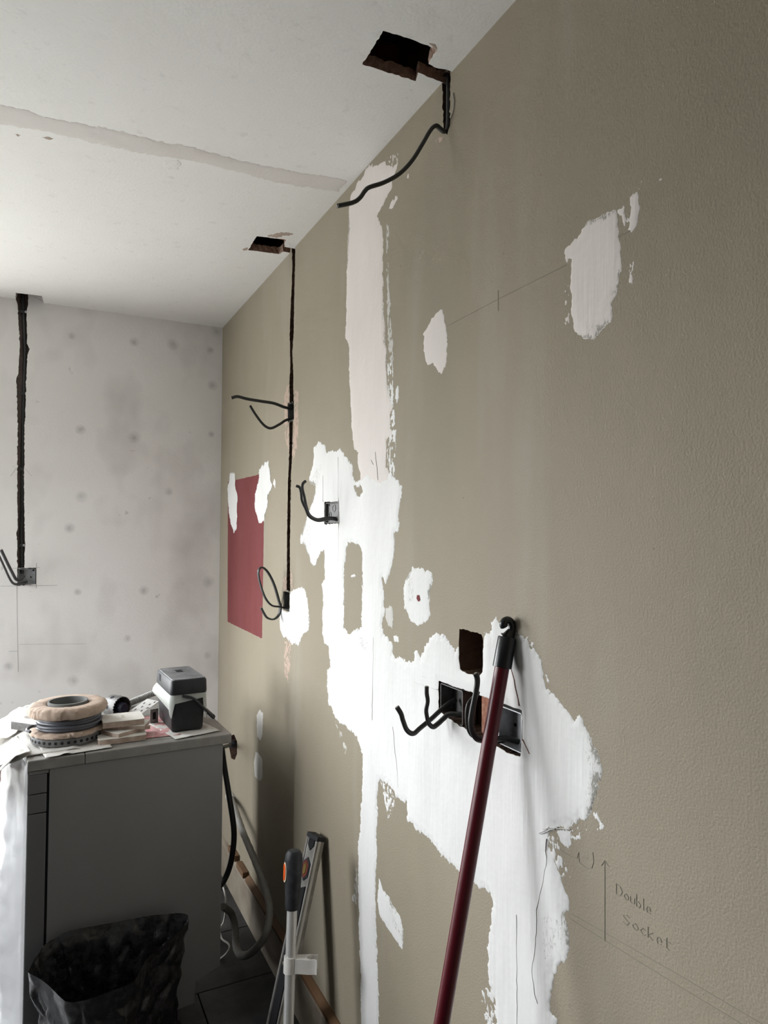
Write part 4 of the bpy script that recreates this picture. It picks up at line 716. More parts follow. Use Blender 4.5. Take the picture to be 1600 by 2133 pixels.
# ------------------------------------------------------------------ cables
def cable(pts,label,r=.0046,flat=.62,group=None,up=None,n=6,ends=True,name='cable',material='cable_sheath',cat='cable',copper=True):
    P=spline(pts,n); o=B().tube(P,r,12,flat,up).build(name,material,smooth=True); tag(o,label,cat,group)
    if ends:
        t=(P[-1]-P[-2]).normalized()
        B().tube([P[-1]-t*.001,P[-1]+t*.0012],r*.62,8,flat,up).build('cut_end','cable_end',o)
    return rebase(o)
cable(CABLE['drop'],'black cable drooping from the wall chase below the larger ceiling hole',.0056,.75)
cable(CABLE['b_upper'],'upper black cable sticking straight out of the narrow box in the chase',.0050,.7)
cable(CABLE['b_lower'],'lower black cable bent into a V at the narrow box in the chase',.0043,.7)
cable(CABLE['c_loop'],'flat black cable coiled into a loop beside the red painted rectangle',.0068,.45,up=(0,1,0))
cable(CABLE['d_one'],'black cable curving up from the single box, its tip bent right',.0042,.75)
cable(CABLE['d_two'],'black cable curving up from the single box, its tip bent left',.0040,.75)
cable(CABLE['f_one'],'leftmost black cable of the double box, hooked upwards',.0050,.75)
cable(CABLE['f_two'],'crinkled black cable of the double box, second from the left',.0050,.75)
cable(CABLE['f_three'],'thick black cable rising past the rough hole beside the red pole',.0052,.8)
cable(CABLE['f_four'],'shorter black cable looping up beside the thick one at the red pole',.0040,.75)
cable(CABLE['back_one'],'upper brightly lit cable end leaning out of the box in the grey wall',.0060,.75,material='cable_sheath_lit')
cable(CABLE['back_two'],'lower brightly lit cable end leaning out of the box in the grey wall',.0050,.75,material='cable_sheath_lit')
P=spline(CABLE['back_run'],5); run=B().tube(P,.0072,12,.7,(1,0,0)).build('cable','cable_sheath',smooth=True); tag(run,'dark cable clipped in the vertical chase of the grey wall','cable')
for i in (6,20,31,42):
    q=P[min(i,len(P)-2)]
    c=B().box((q.x-.014,q.y-.0095,q.z-.006),(q.x+.014,q.y-.0068,q.z+.006)).build('cable_clip','cable_sheath',run,bevel=.002)
    B().lathe([(0,.004),(.0045,.0035),(.005,0),(.004,-.001)],12).xf(Matrix.Translation((q.x+.009,q.y-.0095,q.z))@Matrix.Rotation(math.radians(90),4,'X')).build('nail','galvanised_bright',c)
rebase(run)

# ------------------------------------------------------------------ red pole with hook
pa=Vector((-.151,.952,.684)); pb=Vector((-.026,.963,1.232)); ax=(pb-pa).normalized(); foot=pa-ax*(pa.z/ax.z)
pole=empty('hooked_pole',foot); tag(pole,'dark red pole with a black hook leaning on the wall','pole')
top=pb-foot
def rel(o): return [Vector(p)-foot for p in o]
B().tube([ax*.012,top+ax*.004],.0126,24).build('shaft','red_pole',pole,smooth=True)
B().tube([Vector((0,0,.008))+ax*0,ax*.04],.0145,20).build('rubber_foot','hook_black',pole,smooth=True)
cap=B().tube([top,top+ax*.0005,top+ax*.05,top+ax*.052],[.0155,.0163,.0158,.0150],24).build('collar','hook_black',pole,smooth=True)
hk=spline(rel(CABLE['hook']),5); n=len(hk)
n0=top+ax*.050
neck=[n0,n0+(hk[6]-n0)*.5,hk[9]]
B().tube(neck,[.0138,.0108,.0068],18,.85).build('neck','hook_black',pole,smooth=True)
B().tube(hk,[.0064+.0008*max(0,(i/n-.75)*4) for i in range(n)],14,1).build('hook','hook_black',pole,smooth=True)

# ------------------------------------------------------------------ spirit level
lb_=Vector((-.205,1.755,.0)); lt=Vector((-.022,1.838,.612)); ez=(lt-lb_).normalized(); L=(lt-lb_).length
nx=Vector((1,.12,0)); nx=(nx-ez*nx.dot(ez)).normalized(); ey=ez.cross(nx)
MX=Matrix((( nx.x,ey.x,ez.x),(nx.y,ey.y,ez.y),(nx.z,ey.z,ez.z)))
lev=empty('spirit_level',lb_,MX.to_euler()); tag(lev,'worn aluminium spirit level leaning on the wall behind the black grip','spirit level')
hw,ht=.030,.0125
body=[(-ht,-hw),(ht,-hw),(ht,-hw+.006),(ht*.72,-hw+.008),(ht*.72,hw-.008),(ht,hw-.006),(ht,hw),(-ht,hw),(-ht,hw-.006),(-ht*.72,hw-.008),(-ht*.72,-hw+.008),(-ht,-hw+.006)]
B().prism(body,.012,L-.012).build('body','aluminium_worn',lev,bevel=.0006)
B().box((-ht*.5,-hw-.0012,.012),(ht*.1,-hw+.002,L-.012)).build('edge_strip','aluminium',lev)
for z0,z1 in ((0,.013),(L-.013,L)): B().prism([(-ht-.001,-hw-.001),(ht+.001,-hw-.001),(ht+.001,hw+.001),(-ht-.001,hw+.001)],z0,z1).build('end_cap','grip_rubber',lev,bevel=.002)
def hexa(zc,w,h): return [(-w,zc-h*.5),(0,zc-h),(w,zc-h*.5),(w,zc+h*.5),(0,zc+h),(-w,zc+h*.5)]
xf_=-ht*.72
def yz(poly,x0,x1): return B().prism(poly,x0,x1,ax='x')
yz(hexa(L-.090,.019,.03),xf_-.0035,xf_+.002).build('vial_housing','grip_rubber',lev)
vr=yz(hexa(L-.090,.0150,.024),xf_-.005,xf_+.001).build('vial_ring','vial_red',lev)
yz(hexa(L-.090,.007,.015),xf_-.0065,xf_).build('vial','vial_yellow',vr)
yz([(-.018,L-.130),(.018,L-.145),(.018,.10),(-.018,.115)],xf_-.003,xf_+.001).build('hand_hole','gap_black',lev)
yz([(-.016,L-.012),(.016,L-.012),(.016,L-.028),(0,L-.042),(-.016,L-.028)],xf_-.003,xf_+.001).build('hang_hole','gap_black',lev)

# ------------------------------------------------------------------ white handled tool
ta=Vector((-.175,1.619,.2742)); tt=Vector((-.1507,1.661,.6491)); tz=(tt-ta).normalized(); tf=ta-tz*(ta.z/tz.z); TL=.669
tx=Vector((1,-.5,0)); tx=(tx-tz*tx.dot(tz)).normalized(); ty=tz.cross(tx)
TM=Matrix(((tx.x,ty.x,tz.x),(tx.y,ty.y,tz.y),(tx.z,ty.z,tz.z)))
tool=empty('handled_pole',tf,TM.to_euler()); tag(tool,'white metal pole with a black rubber grip and a white clip','pole')
B().lathe([(0,.01),(.0128,.01),(.0128,TL-.1),(0,TL-.1)],28).build('tube','aluminium',tool,smooth=True)
B().lathe([(0,0),(.016,0),(.016,.03),(.0128,.035)],24).build('rubber_foot','grip_rubber',tool,smooth=True)
G=TL-.135
B().lathe([(0,G),(.0165,G),(.0180,G+.004),(.0185,G+.03),(.0205,G+.065),(.0225,G+.095),(.0225,G+.115),(.0205,G+.128),(.015,G+.136),(0,G+.1385)],32).build('grip','grip_rubber',tool,smooth=True)
def oval(zc,w,h,rad,n=24):
    """oval badge wrapped on the grip, facing the light"""
    v=[];f=[]
    for ring,(s,off) in enumerate(((1,0.),(1,.0012),(.0,.0016))):
        for k in range(n):
            a=6.2832*k/n; y=w*s*math.copysign(abs(math.cos(a))**.7,math.cos(a)); z=h*s*math.copysign(abs(math.sin(a))**.7,math.sin(a))
            an=math.pi+BADGE+y/rad; v.append(((rad+off)*math.cos(an),(rad+off)*math.sin(an),zc+z))
    for r in range(2):
        for k in range(n): f.append((r*n+k,r*n+(k+1)%n,(r+1)*n+(k+1)%n,(r+1)*n+k))
    return B().add(v,f)
BADGE=.42
bd=oval(G+.088,.0085,.023,.0218).build('badge_rim','cream_ring',tool)
oval(G+.088,.0062,.019,.0232).build('badge','orange',bd)
# white clip with an open fork
zc=(2003-1785)/(2133-1785)
CZ=.409
cb=B(); cb.lathe([(.0128,CZ-.018),(.0165,CZ-.018),(.0165,CZ+.018),(.0128,CZ+.018)],28,closed=True)
arm=[(.012,-.0135),(.022,-.0135),(.046,-.0165),(.060,-.015),(.066,-.0175),(.066,-.0145),(.060,-.011)]
arc=[(.052+.0115*math.cos(a),.0115*math.sin(a)) for a in [math.radians(d) for d in range(-60,-301,-20)]]
arm+= arc+[(.060,.011),(.066,.0145),(.066,.0175),(.060,.015),(.046,.0165),(.022,.0135),(.012,.0135)]
vs,tri=tess([arm]); m=len(vs)
o4=ccw(arm); k=len(o4)
cb.add([(a,b,CZ+.016) for a,b in vs],tri); cb.add([(a,b,CZ-.016) for a,b in vs],[t[::-1] for t in tri])
cb.add([(a,b,CZ-.016) for a,b in o4]+[(a,b,CZ+.016) for a,b in o4],[(i,(i+1)%k,k+(i+1)%k,k+i) for i in range(k)])
clip=cb.build('clip','white_plastic',tool,smooth=True)
B().lathe([(0,.004),(.004,.003),(.0045,0)],12).xf(Matrix.Translation((-.0165,.004,CZ))@Matrix.Rotation(math.radians(-90),4,'Y')).build('screw','rust_screw',clip)

# ------------------------------------------------------------------ washing machine
RZ=math.radians(2.2)
wm=empty('washing_machine',(-.751,2.056,0),(0,0,RZ)); tag(wm,'grey washing machine with tools and packaging piled on top','washing machine')
DP,WD,TZ=.545,.575,.855
side=[(.052,.09),(.375,.085),(.445,.09),(.447,.150),(.487,.164),(.520,.175),(.520,.826),(.052,.826)]
B().prism(side,0,.012,ax='y').build('side_panel','appliance_grey',wm,bevel=.0012)
B().prism(side,WD-.012,WD,ax='y').build('side_panel','appliance_grey',wm,bevel=.0012)
B().box((.512,.012,.18),(.520,WD-.012,.826)).build('back_panel','appliance_grey',wm)
B().box((.06,.012,.085),(.44,WD-.012,.10)).build('base_plate','gap_black',wm)
B().box((.044,.004,.05),(.053,WD-.004,.826)).build('gap','gap_black',wm)
# front frame: plinth, two control blocks, top rail
for z0,z1 in ((.045,.712),(.714,.763),(.765,.815)):
    B().box((0,.0,z0),(.046,WD,z1)).build('front_panel' if z0<.1 else 'control_panel','appliance_front',wm,bevel=.002)
B().box((.004,.002,.816),(.050,WD-.002,.824)).build('rail','appliance_grey',wm)
B().box((-.002,-.004,.826),(.138,WD+.003,TZ)).build('top_edge','appliance_top',wm,bevel=.003)
B().box((.139,-.004,.826),(DP,WD+.003,TZ)).build('worktop','appliance_top',wm,bevel=.003)
ins=B().box((.03,.03,TZ-.001),(DP-.025,WD-.03,TZ+.0015)).build('top_panel','appliance_top',wm,bevel=.001)
dr=B().lathe([(0,.012),(.10,.022),(.145,.030),(.165,.022),(.17,0)],40).xf(Matrix.Translation((0,WD/2,.45))@Matrix.Rotation(math.radians(-90),4,'Y')).build('door','appliance_front',wm,smooth=True)
B().lathe([(0,.030),(.09,.026),(.125,.024),(.13,.018)],40).xf(Matrix.Translation((0,WD/2,.45))@Matrix.Rotation(math.radians(-90),4,'Y')).build('porthole','door_glass',dr,smooth=True)
B().lathe([(0,.022),(.022,.020),(.025,0)],24).xf(Matrix.Translation((0,WD*.3,.74))@Matrix.Rotation(math.radians(-90),4,'Y')).build('dial','aluminium',wm,smooth=True)
for x,y in ((.09,.05),(.40,.05),(.09,WD-.05),(.40,WD-.05)): B().lathe([(0,0),(.02,0),(.02,.012),(.008,.014),(.008,.09),(0,.09)],16,(x,y,0)).build('foot','gap_black',wm)
def wt(x,y,z=0):
    """point on the machine (depth x, width y) in world space"""
    c,s=math.cos(RZ),math.sin(RZ); return Vector((-.751+x*c-y*s,2.056+x*s+y*c,z))

# clear protective film hanging over the front
def sheet(name,fn,nu,nv,material,label=None,cat=None,thick=.0006,smooth=True,group=None):
    v=[];f=[]
    for j in range(nv+1):
        for i in range(nu+1): v.append(fn(i/nu,j/nv))
    for j in range(nv):
        for i in range(nu): k=j*(nu+1)+i; f.append((k,k+1,k+nu+2,k+nu+1))
    o=mesh(name,v,f,material,None,smooth)
    md=o.modifiers.new('thickness','SOLIDIFY'); md.thickness=thick; md.offset=0
    if label: tag(o,label,cat,group)
    return rebase(o)
def film(u,v):
    y=-.004+u*(WD-.05); z=.846-v*.842
    out=.030+.030*math.sin(min(1,v*1.6)*math.pi*.5)*(1-.95*max(0,(v-.62)/.38)**1.2)
    out+=.010*float(fbm(np.array(u*3.),np.array(v*9.),3))+.006*float(fbm(np.array(u*14.),np.array(v*26.),5))
    edge=min(1,u*5); out=.0015+out*edge+.018*u
    if v<.03: out*=.6+.4*v/.03
    p=wt(-out,y,z); return (p.x,p.y,max(.003,z+.004*float(fbm(np.array(u*6.),np.array(v*6.),9))))
sheet('protective_film',film,46,90,'film_plastic','clear wrinkled plastic film hanging down the front of the washing machine','plastic film')

# ------------------------------------------------------------------ things on the machine
TT=TZ+.0018
def paper(x0,x1,y0,y1,seed,lift=.006,droop=True,rot=0,zo=0):
    def fn(u,v):
        x=x0+(x1-x0)*u; y=y0+(y1-y0)*v; cx,cy=(x0+x1)/2,(y0+y1)/2
        dx,dy=x-cx,y-cy; x=cx+dx*math.cos(rot)-dy*math.sin(rot); y=cy+dx*math.sin(rot)+dy*math.cos(rot)
        z=TT+.0012+zo+lift*max(0,float(fbm(np.array(u*5.+seed),np.array(v*5.),seed)))+.25*lift*abs(float(fbm(np.array(u*13.),np.array(v*15.),seed+4)))
        if droop and x<0: z-= .55*(-x)**1.15*1.3; z+= .012*math.sin(u*9+v*5)*min(1,-x/.05)
        p=wt(x,y,z); return (p.x,p.y,p.z)
    return fn
sheet('paper_sheet',paper(-.15,.21,.035,.56,2,.012),46,46,'sheet_paper','white crumpled paper sheet hanging over the front left edge of the washing machine','paper')
sheet('paper_sheet',paper(-.17,-.005,.01,.20,21,.010,True,.16,.013),34,30,'sheet_paper','folded white paper poking out left over the control panel edge','paper')
sheet('paper_sheet',paper(-.10,.09,.30,.55,31,.022,True,-.25,.013),34,30,'sheet_paper','stiff white paper piled at the back left corner of the machine','paper')
sheet('paper_sheet',paper(.03,.20,.002,.20,5,.007,False,.10),30,30,'sheet_paper','crumpled paper sheet folded under the wrapped cable coil','paper')
sheet('paper_sheet',paper(.26,.42,.05,.30,8,.004,False,-.12),24,24,'pink_print','pink printed paper sheet lying under the black caddy','paper')
sheet('paper_sheet',paper(.36,.50,.015,.22,11,.003,False,.2),24,24,'sheet_paper','flat white paper sheet at the right under the black caddy','paper')

RC=Vector((-.652,2.205,0)); ZB=TT+.012
# perforated steel banding coil at the bottom
bn=empty('banding_coil',(RC.x,RC.y,ZB-.003)); tag(bn,'coil of perforated metal banding at the bottom of the pile','metal banding')
B().lathe([(.094,0),(.0955,0),(.0955,.018),(.094,.018)],64,closed=True).build('strip','galvanised',bn,smooth=True)
hm=B().lathe([(0,.0008),(.0042,.0006),(.0044,-.001)],10).build('hole','gap_black',bn); hm.matrix_local=Matrix.Rotation(0,4,'Z')
hk_=36
for k in range(hk_):
    a=6.2832*k/hk_; o=hm if k==0 else hm.copy()
    if k: COL.objects.link(o)
    o.location=(.0956*math.cos(a),.0956*math.sin(a),.009); o.rotation_euler=(0,math.radians(90),a)
# lower kraft-paper wrapped roll
def paper_roll(name,z,R0,R1,h,seed,label,core):
    r=empty(name,(RC.x,RC.y,z)); tag(r,label,'cable roll'); prof=[]; rn=random.Random(seed); folds=[(rn.uniform(-3.14,3.14),rn.uniform(.03,.09),rn.uniform(.015,.05),rn.uniform(-.25,.25)) for _ in range(15)]
    n=14
    for k in range(n):
        a=2*math.pi*k/n; ca,sa=math.cos(a),math.sin(a); p=.62
        prof.append(((R0+R1)/2+(R1-R0)/2*math.copysign(abs(ca)**p,ca),h/2+h/2*math.copysign(abs(sa)**p,sa)))
    b=B().lathe(prof,190,closed=True); vv=[]
    for (x,y,zz) in b.v:
        a=math.atan2(y,x); rr=math.hypot(x,y); w=(rr-R0)/(R1-R0)
        f=1+(.05*w)*float(fbm(np.array(a*4.+10),np.array(zz*40),seed))- w*max(d_*max(0,1-abs((a-q_-k_*(zz/h-.5)*2+3.1416)%6.2832-3.1416)/w_) for q_,w_,d_,k_ in folds)
        vv.append((x*f,y*f,max(.0,zz+.004*w*float(fbm(np.array(a*5.),np.array(rr*30),seed+2)))))
    b.v=vv; b.build('paper_wrap','kraft_paper',r,smooth=True)
    if core: B().lathe([(R0-.004,.0),(R0+.001,.0),(R0+.001,h+.004),(R0-.004,h+.004)],48,closed=True).build('core','core_grey',r,smooth=True); B().lathe([(0,.002),(R0-.004,.002)],32).build('core_floor','core_grey',r)
    return r
paper_roll('wrapped_roll',ZB+.0165,.055,.100,.014,3,'flat brown paper wrapped roll under the dark cable coil',False)
cl=empty('cable_coil',(RC.x+.004,RC.y,ZB+.032)); tag(cl,'dark blue grey cable coil between two paper wrapped rolls','cable coil')
for k in range(4):
    rr=.083+.003*math.sin(k*2.1); pts=[(rr*math.cos(t),rr*math.sin(t),.0045+k*.0078+.0008*math.sin(3*t+k)) for t in [2*math.pi*i/48 for i in range(49)]]
    B().tube(pts,.0046,8,1,(0,0,1),False).build('turn','coil_blue',cl,smooth=True)
tl=[(-.075,-.03,.012),(-.092,-.022,.012),(-.104,-.030,.010),(-.108,-.045,.008),(-.10,-.058,.006)]
B().tube(spline(tl,5),.0042,8).build('tail','coil_blue',cl,smooth=True)
paper_roll('wrapped_roll',ZB+.0655,.053,.104,.033,8,'puffy brown paper wrapped roll with an open grey core on top of the pile',True)
# box-section offcut poking out on the left
a_=Vector((-.790,2.335,TT+.030)); b_=Vector((-.700,2.235,TT+.034)); d_=(b_-a_).normalized(); s_=Vector((-d_.y,d_.x,0)); u_=Vector((0,0,1))
bx_=empty('box_section_offcut',a_-u_*.012,(0,0,math.atan2(d_.y,d_.x))); tag(bx_,'grey box section offcut poking out left of the paper rolls','metal offcut'); LL=(b_-a_).length
B().box((0,-.014,0),(LL,.014,.024)).build('profile','galvanised',bx_,bevel=.0015)
B().box((-.0015,-.0135,.0005),(.001,.0135,.0235)).build('end_face','plaster_core',bx_)
B().box((.002,-.0138,.0235),(LL-.002,.0138,.0252)).build('top_face','white_metal',bx_)

# plasterboard offcuts, stacked
def offcut(x,y,z,w,d,h,rz,label,seed,holes=False):
    r=empty('plasterboard_offcut',(x,y,z),(0,0,rz)); tag(r,label,'plasterboard','stacked plasterboard offcuts'); rnd=random.Random(seed); poly=[]
    for (p,q) in (((-w/2,-d/2),(w/2,-d/2)),((w/2,-d/2),(w/2,d/2)),((w/2,d/2),(-w/2,d/2)),((-w/2,d/2),(-w/2,-d/2))):
        for k in range(7): t=k/7; poly.append((p[0]+(q[0]-p[0])*t+rnd.gauss(0,.0013),p[1]+(q[1]-p[1])*t+rnd.gauss(0,.0013)))
    B().prism(poly,0,h-.0012).build('core','plaster_core',r)
    f=B().prism([(a*1.01+rnd.gauss(0,.0006),b*1.01+rnd.gauss(0,.0006)) for a,b in poly],h-.0012,h).build('face','plaster_face',r)
    if holes:
        for yy in (-.006,.012): B().box((-.003,yy,h-.0002),(.006,yy+.002,h+.0004)).build('nick','crack_brown',f)
offcut(-.512,2.152,TT+.0015,.128,.100,.016,.02,'bottom plasterboard offcut of the small stack on the machine',1)
offcut(-.500,2.165,TT+.0180,.110,.082,.011,.55,'second lowest plasterboard offcut, twisted across the stack',2)
offcut(-.494,2.172,TT+.0295,.118,.070,.010,-.35,'third plasterboard offcut, sticking out crooked below the top one',3)
offcut(-.506,2.178,TT+.0400,.112,.095,.017,-.02,'top plasterboard offcut with a bright white face and two nicks',4,True)

# hole saw lying on its side
hs=empty('hole_saw',(-.502,2.395,TT+.004),(0,0,math.radians(-58))); tag(hs,'grey hole saw lying on its side behind the plasterboard offcuts','hole saw')
HM=Matrix.Translation((0,0,.034))@Matrix.Rotation(math.radians(90),4,'Y')
B().lathe([(0,-.026),(.0335,-.026),(.034,-.024),(.034,.026),(.0322,.026),(.0322,-.022),(0,-.022)],48).xf(HM).build('cup','galvanised',hs,smooth=True)
te=B()
for k in range(24):
    a=6.2832*k/24; te.add([((.0322)*math.cos(a),.0322*math.sin(a),.0255),(.0342*math.cos(a),.0342*math.sin(a),.0255),(.0342*math.cos(a+.2),.0342*math.sin(a+.2),.0255),(.0335*math.cos(a+.18),.0335*math.sin(a+.18),.0305)],[(0,1,3),(1,2,3),(2,0,3),(0,2,1)])
te.xf(HM).build('teeth','galvanised',hs)
B().lathe([(0,-.02),(.017,-.02),(.017,.034),(.013,.040),(0,.040)],24).xf(HM).build('arbor','blue_dark',hs,smooth=True)
for k in range(6):
    a=6.2832*k/6+.4
    B().lathe([(0,.0006),(.0065,.0004),(.0068,-.002)],14).xf(HM@Matrix.Rotation(a,4,'Z')@Matrix.Translation((.0342,0,-.004))@Matrix.Rotation(math.radians(90),4,'Y')).build('slot','gap_black',hs)
# corrugated conduit
cp=spline([(-.475,2.50,TT+.012),(-.44,2.535,TT+.014),(-.40,2.56,TT+.02),(-.355,2.575,TT+.03),(-.31,2.56,TT+.035)],16); 
rr=[.0118 if i%2 else .0098 for i in range(len(cp))]
o=B().tube(cp,rr,14).build('flexible_conduit','conduit_grey',smooth=True); tag(o,'grey corrugated conduit running behind the black caddy','conduit'); rebase(o)
o=B().tube([(-.62,2.52,TT+.0135),(-.47,2.565,TT+.0135)],.004,8).build('thin_rod','hose_black',smooth=True); tag(o,'thin dark rod lying at the back of the machine top','rod'); rebase(o)
# slotted white plate leaning on the caddy
sp=empty('slotted_plate',(-.425,2.395,TT+.022),(math.radians(4),math.radians(-17),math.radians(38))); tag(sp,'white slotted metal plate leaning against the caddy','metal plate')
B().box((-.055,-.026,0),(.055,.026,.0016)).build('plate','white_metal',sp,bevel=.0006)
for x,y in ((-.045,-.012),(-.045,.012),(-.03,-.018),(-.03,.004),(-.012,-.012),(-.012,.014),(.008,-.018),(.008,.004),(.028,-.01),(.028,.014),(.045,-.016)):
    B().box((x-.0045,y-.0016,.0010),(x+.0045,y+.0016,.0020)).build('slot','gap_black',sp)
# little metal bracket
br=empty('metal_bracket',(-.404,2.290,TT+.001),(0,0,.25)); tag(br,'small grey metal bracket standing between the offcuts and the caddy','bracket')
B().box((-.013,-.012,0),(.013,-.0105,.044)).build('flange','aluminium_worn',br,bevel=.0005); B().box((-.013,-.012,0),(.013,.020,.0015)).build('base','aluminium_worn',br)
B().box((-.013,-.012,.0425),(.013,.016,.044)).build('lip','aluminium_worn',br); B().box((-.005,-.0125,.012),(.005,-.0119,.034)).build('slot','gap_black',br)

# ------------------------------------------------------------------ black food caddy
cdx,cdy=-.328,2.235
cy_=empty('food_caddy',(cdx,cdy,TT+.0035),(0,0,math.radians(3))); tag(cy_,'black plastic kitchen caddy with a dusty lid and white liner','caddy')
def rrect(w,d,r,n=5):
    out=[]
    for cx,cy,a0 in ((w-r,d-r,0),(-w+r,d-r,90),(-w+r,-d+r,180),(w-r,-d+r,270)):
        for k in range(n+1): a=math.radians(a0+90*k/n); out.append((cx+r*math.cos(a),cy+r*math.sin(a)))
    return out
def loft(rings,cap0=True,cap1=True):
    n=len(rings[0]); v=[p for r in rings for p in r]; f=[]
    for j in range(len(rings)-1):
        for i in range(n): f.append((j*n+i,j*n+(i+1)%n,(j+1)*n+(i+1)%n,(j+1)*n+i))
    if cap0: f.append(tuple(range(n-1,-1,-1)))
    if cap1: f.append(tuple((len(rings)-1)*n+i for i in range(n)))
    return B().add(v,f)
def rr3(w,d,r,z,ox=0): return [(a+ox,b,z) for a,b in rrect(w,d,r)]
loft([rr3(.044,.094,.012,0),rr3(.047,.097,.014,.004),rr3(.0525,.103,.014,.112)]).build('body','black_plastic',cy_,smooth=True)
ld=loft([rr3(.0545,.106,.014,.112),rr3(.0555,.107,.014,.118),rr3(.0545,.106,.014,.150),rr3(.051,.102,.012,.155)]).build('lid','black_plastic',cy_,smooth=True)
loft([rr3(.0495,.100,.011,.1545),rr3(.0485,.099,.011,.1572)]).build('lid_top','dusty_black',ld,smooth=True)
B().box((-.056,.035,.128),(-.050,.060,.150)).build('catch','gap_black',ld,bevel=.001)
B().box((-.010,.012,.157),(.010,.046,.1578)).build('label_plate','gap_black',ld)
# handle folded down on the right
hp=[(-.020,-.106,.108),(.012,-.110,.098),(.040,-.112,.070),(.073,-.112,.034)]
B().tube(spline(hp,6),.0085,10,.45,(0,1,0)).build('handle','black_plastic',cy_,smooth=True)
hp=[(.010,.106,.105),(.040,.112,.080),(.060,.112,.055),(.074,.108,.034)]
B().tube(spline(hp,6),.0075,10,.45,(0,1,0)).build('handle','black_plastic',cy_,smooth=True)
B().tube([(.073,-.112,.036),(.076,0,.034),(.074,.108,.036)],.007,10,.8,(0,0,1)).build('handle_bar','black_plastic',cy_,smooth=True)
# liner film tucked under the lid
v=[];f=[]; base_=rrect(.0535,.104,.014,7); n=len(base_); rows=9
for j in range(rows+1):
    for i,(a,b) in enumerate(base_):
        t=j/rows; an=math.atan2(b,a)
        drop=.024+.026*float(fbm(np.array(an*2.6+4),np.array(.5),12))+.010*math.sin(an*11)
        if a<-.03 and b<-.06: drop+=.050*max(0,1-abs(i-n*.625)/5)
        if a>.04 and b<.02: drop+=.055*max(0,1-abs(b+.095)/.03)
        if a<-.045 and b>.02: drop+=.018
        z=.116-drop*t; out=1+.05*math.sin(t*math.pi*.7)+.035*t*float(fbm(np.array(an*5),np.array(t*3.),14))
        bulge=.012 if (a<-.045 and b>.03) else 0
        v.append((a*out-bulge*math.sin(t*2.6),b*(1+.03*t)+.002*math.sin(an*9)*t,z))
for j in range(rows):
    for i in range(n): f.append((j*n+i,j*n+(i+1)%n,(j+1)*n+(i+1)%n,(j+1)*n+i))
ln_=mesh('liner',v,f,'liner_film',cy_,True); md=ln_.modifiers.new('thickness','SOLIDIFY'); md.thickness=.0005

# ------------------------------------------------------------------ black rubble sack
rim=[Vector(p) for p in spline(BAG+[BAG[0]],2)][:-1]; n=len(rim); cen=sum(rim,Vector())/n
bag=empty('rubble_sack',(cen.x,cen.y,0)); tag(bag,'open black plastic rubble sack standing in front of the washing machine','rubble sack')
def bagshell(rows,inner,seed):
    """crumpled film: a coarse faceted skin hung from the rim"""
    v=[];f=[]; rnd=random.Random(seed)
    for j in range(rows+1):
        t=j/rows
        for i,p in enumerate(rim):
            d=Vector((p.x-cen.x,p.y-cen.y,0)); an=math.atan2(d.y,d.x)+(rnd.uniform(-.05,.05) if j else 0); r0=d.length
            w=float(fbm(np.array(math.cos(an)*2.2+5),np.array(math.sin(an)*2.2+t*2.6),21))
            g=1-.07*math.sin(t*math.pi)-.10*t*t
            k=min(t*4,1); rad=r0*g+k*(.030*w+rnd.uniform(-.007,.007))-(.006 if inner else 0)
            if t>.94: rad*=1-(t-.94)*2.5
            z=p.z*(1-t)+(.004 if not inner else .03)*t+k*(1-t)*rnd.uniform(-.010,.010)
            q=Vector((cen.x+rad*math.cos(an),cen.y+rad*math.sin(an),0)) if j else Vector((p.x,p.y,0))
            q.y=min(q.y,2.046)
            v.append((q.x-cen.x,q.y-cen.y,z))
    for j in range(rows):
        for i in range(n):
            a,b,c,d=j*n+i,(j+1)*n+i,(j+1)*n+(i+1)%n,j*n+(i+1)%n
            f+= [(a,b,c),(a,c,d)] if rnd.random()<.5 else [(a,b,d),(b,c,d)]
    f.append(tuple(rows*n+i for i in range(n)))
    return v,f
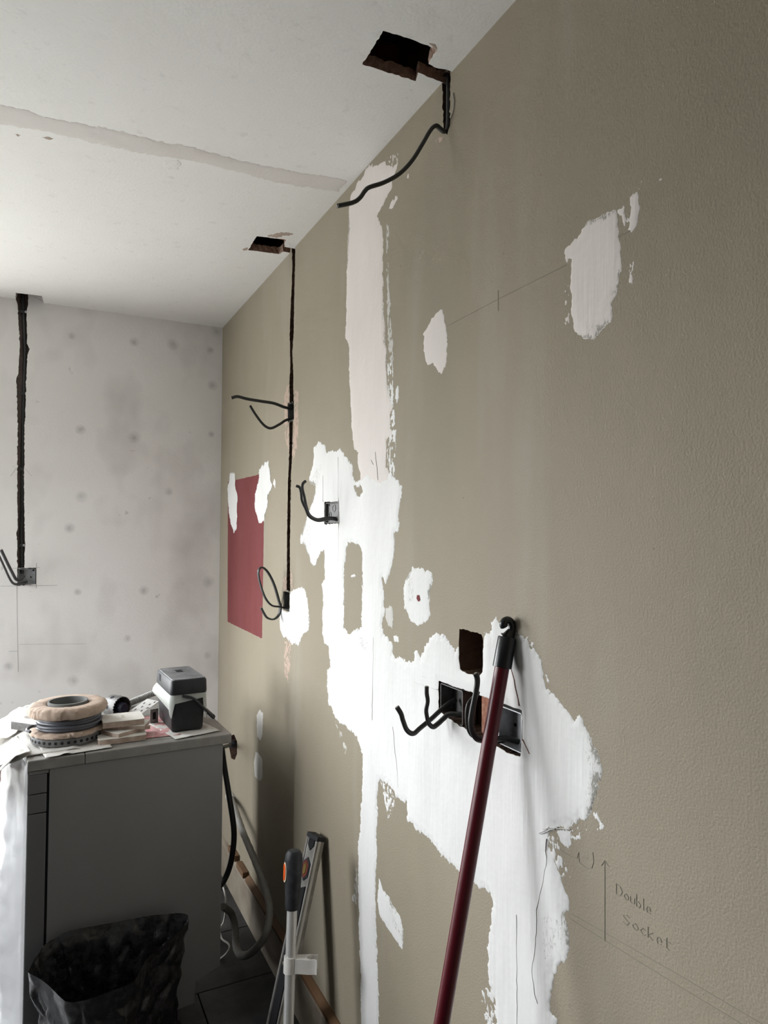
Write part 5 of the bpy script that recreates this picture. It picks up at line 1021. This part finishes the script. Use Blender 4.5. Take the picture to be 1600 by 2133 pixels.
def soften(o,seed):
    me=o.data; rnd=random.Random(seed); at=me.attributes.new('crease_edge','FLOAT','EDGE')
    at.data.foreach_set('value',[(.9 if rnd.random()<.5 else .0) for _ in me.edges])
    md=o.modifiers.new('film_folds','SUBSURF'); md.levels=md.render_levels=2
    return o
v,f=bagshell(13,False,3)
soften(mesh('outer_skin',v,f,'bag_black',bag,True),9)
v2,f2=bagshell(11,True,4); f2=[q[::-1] for q in f2]; m0=len(v2)
v2+=v[:n]; f2+=[(i,m0+i,m0+(i+1)%n,(i+1)%n) for i in range(n)]
soften(mesh('inner_skin',v2,f2,'bag_black',bag,True),10)
rnd=random.Random(5)
for k in range(7):
    a=rnd.uniform(0,6.28); r_=rnd.uniform(.01,.05); s=rnd.uniform(.018,.04)
    ch=B().prism([(s*math.cos(t+rnd.uniform(-.3,.3)),s*.7*math.sin(t)) for t in [0,1.1,2.2,3.2,4.2,5.2]],0,s*.6).build('rubble_lump','plaster_core',bag,bevel=.003)
    ch.location=(r_*math.cos(a),r_*math.sin(a),.031); ch.rotation_euler=(0,0,rnd.uniform(0,3))

# ------------------------------------------------------------------ hoses behind the machine
P=spline(HOSE['grey'],8); g=B().tube(P,[.0112+.0012*(i%2) for i in range(len(P))],16).build('drain_hose','hose_grey',smooth=True); tag(g,'grey drain hose looping down behind the washing machine','hose')
q0,q1=P[0],P[8]; d=(q1-q0).normalized()
for k,(s0,s1,rad) in enumerate(((-.012,.006,.019),(.008,.020,.0165),(.022,.034,.0175))): B().tube([q0+d*s0,q0+d*s1],rad,18).build('coupling_ring','white_plastic',g,smooth=True)
rebase(g)
o=B().tube(spline(HOSE['black'],6),.0098,14).build('supply_hose','hose_black',smooth=True); tag(o,'smooth black hose curving down behind the washing machine','hose'); rebase(o)
o=B().tube(spline(HOSE['cord'],6),.0032,10).build('power_cord','white_plastic',smooth=True); tag(o,'thin white power cord hanging behind the washing machine','cord'); rebase(o)
P=spline(HOSE['valve'],6); o=B().tube(P,.0075,14).build('tap_pipe','hose_black',smooth=True); tag(o,'short black pipe coming out of the rough hole behind the machine','pipe')
B().tube([P[2],P[5]],.014,14).build('tap_nut','hose_black',o,smooth=True); rebase(o)
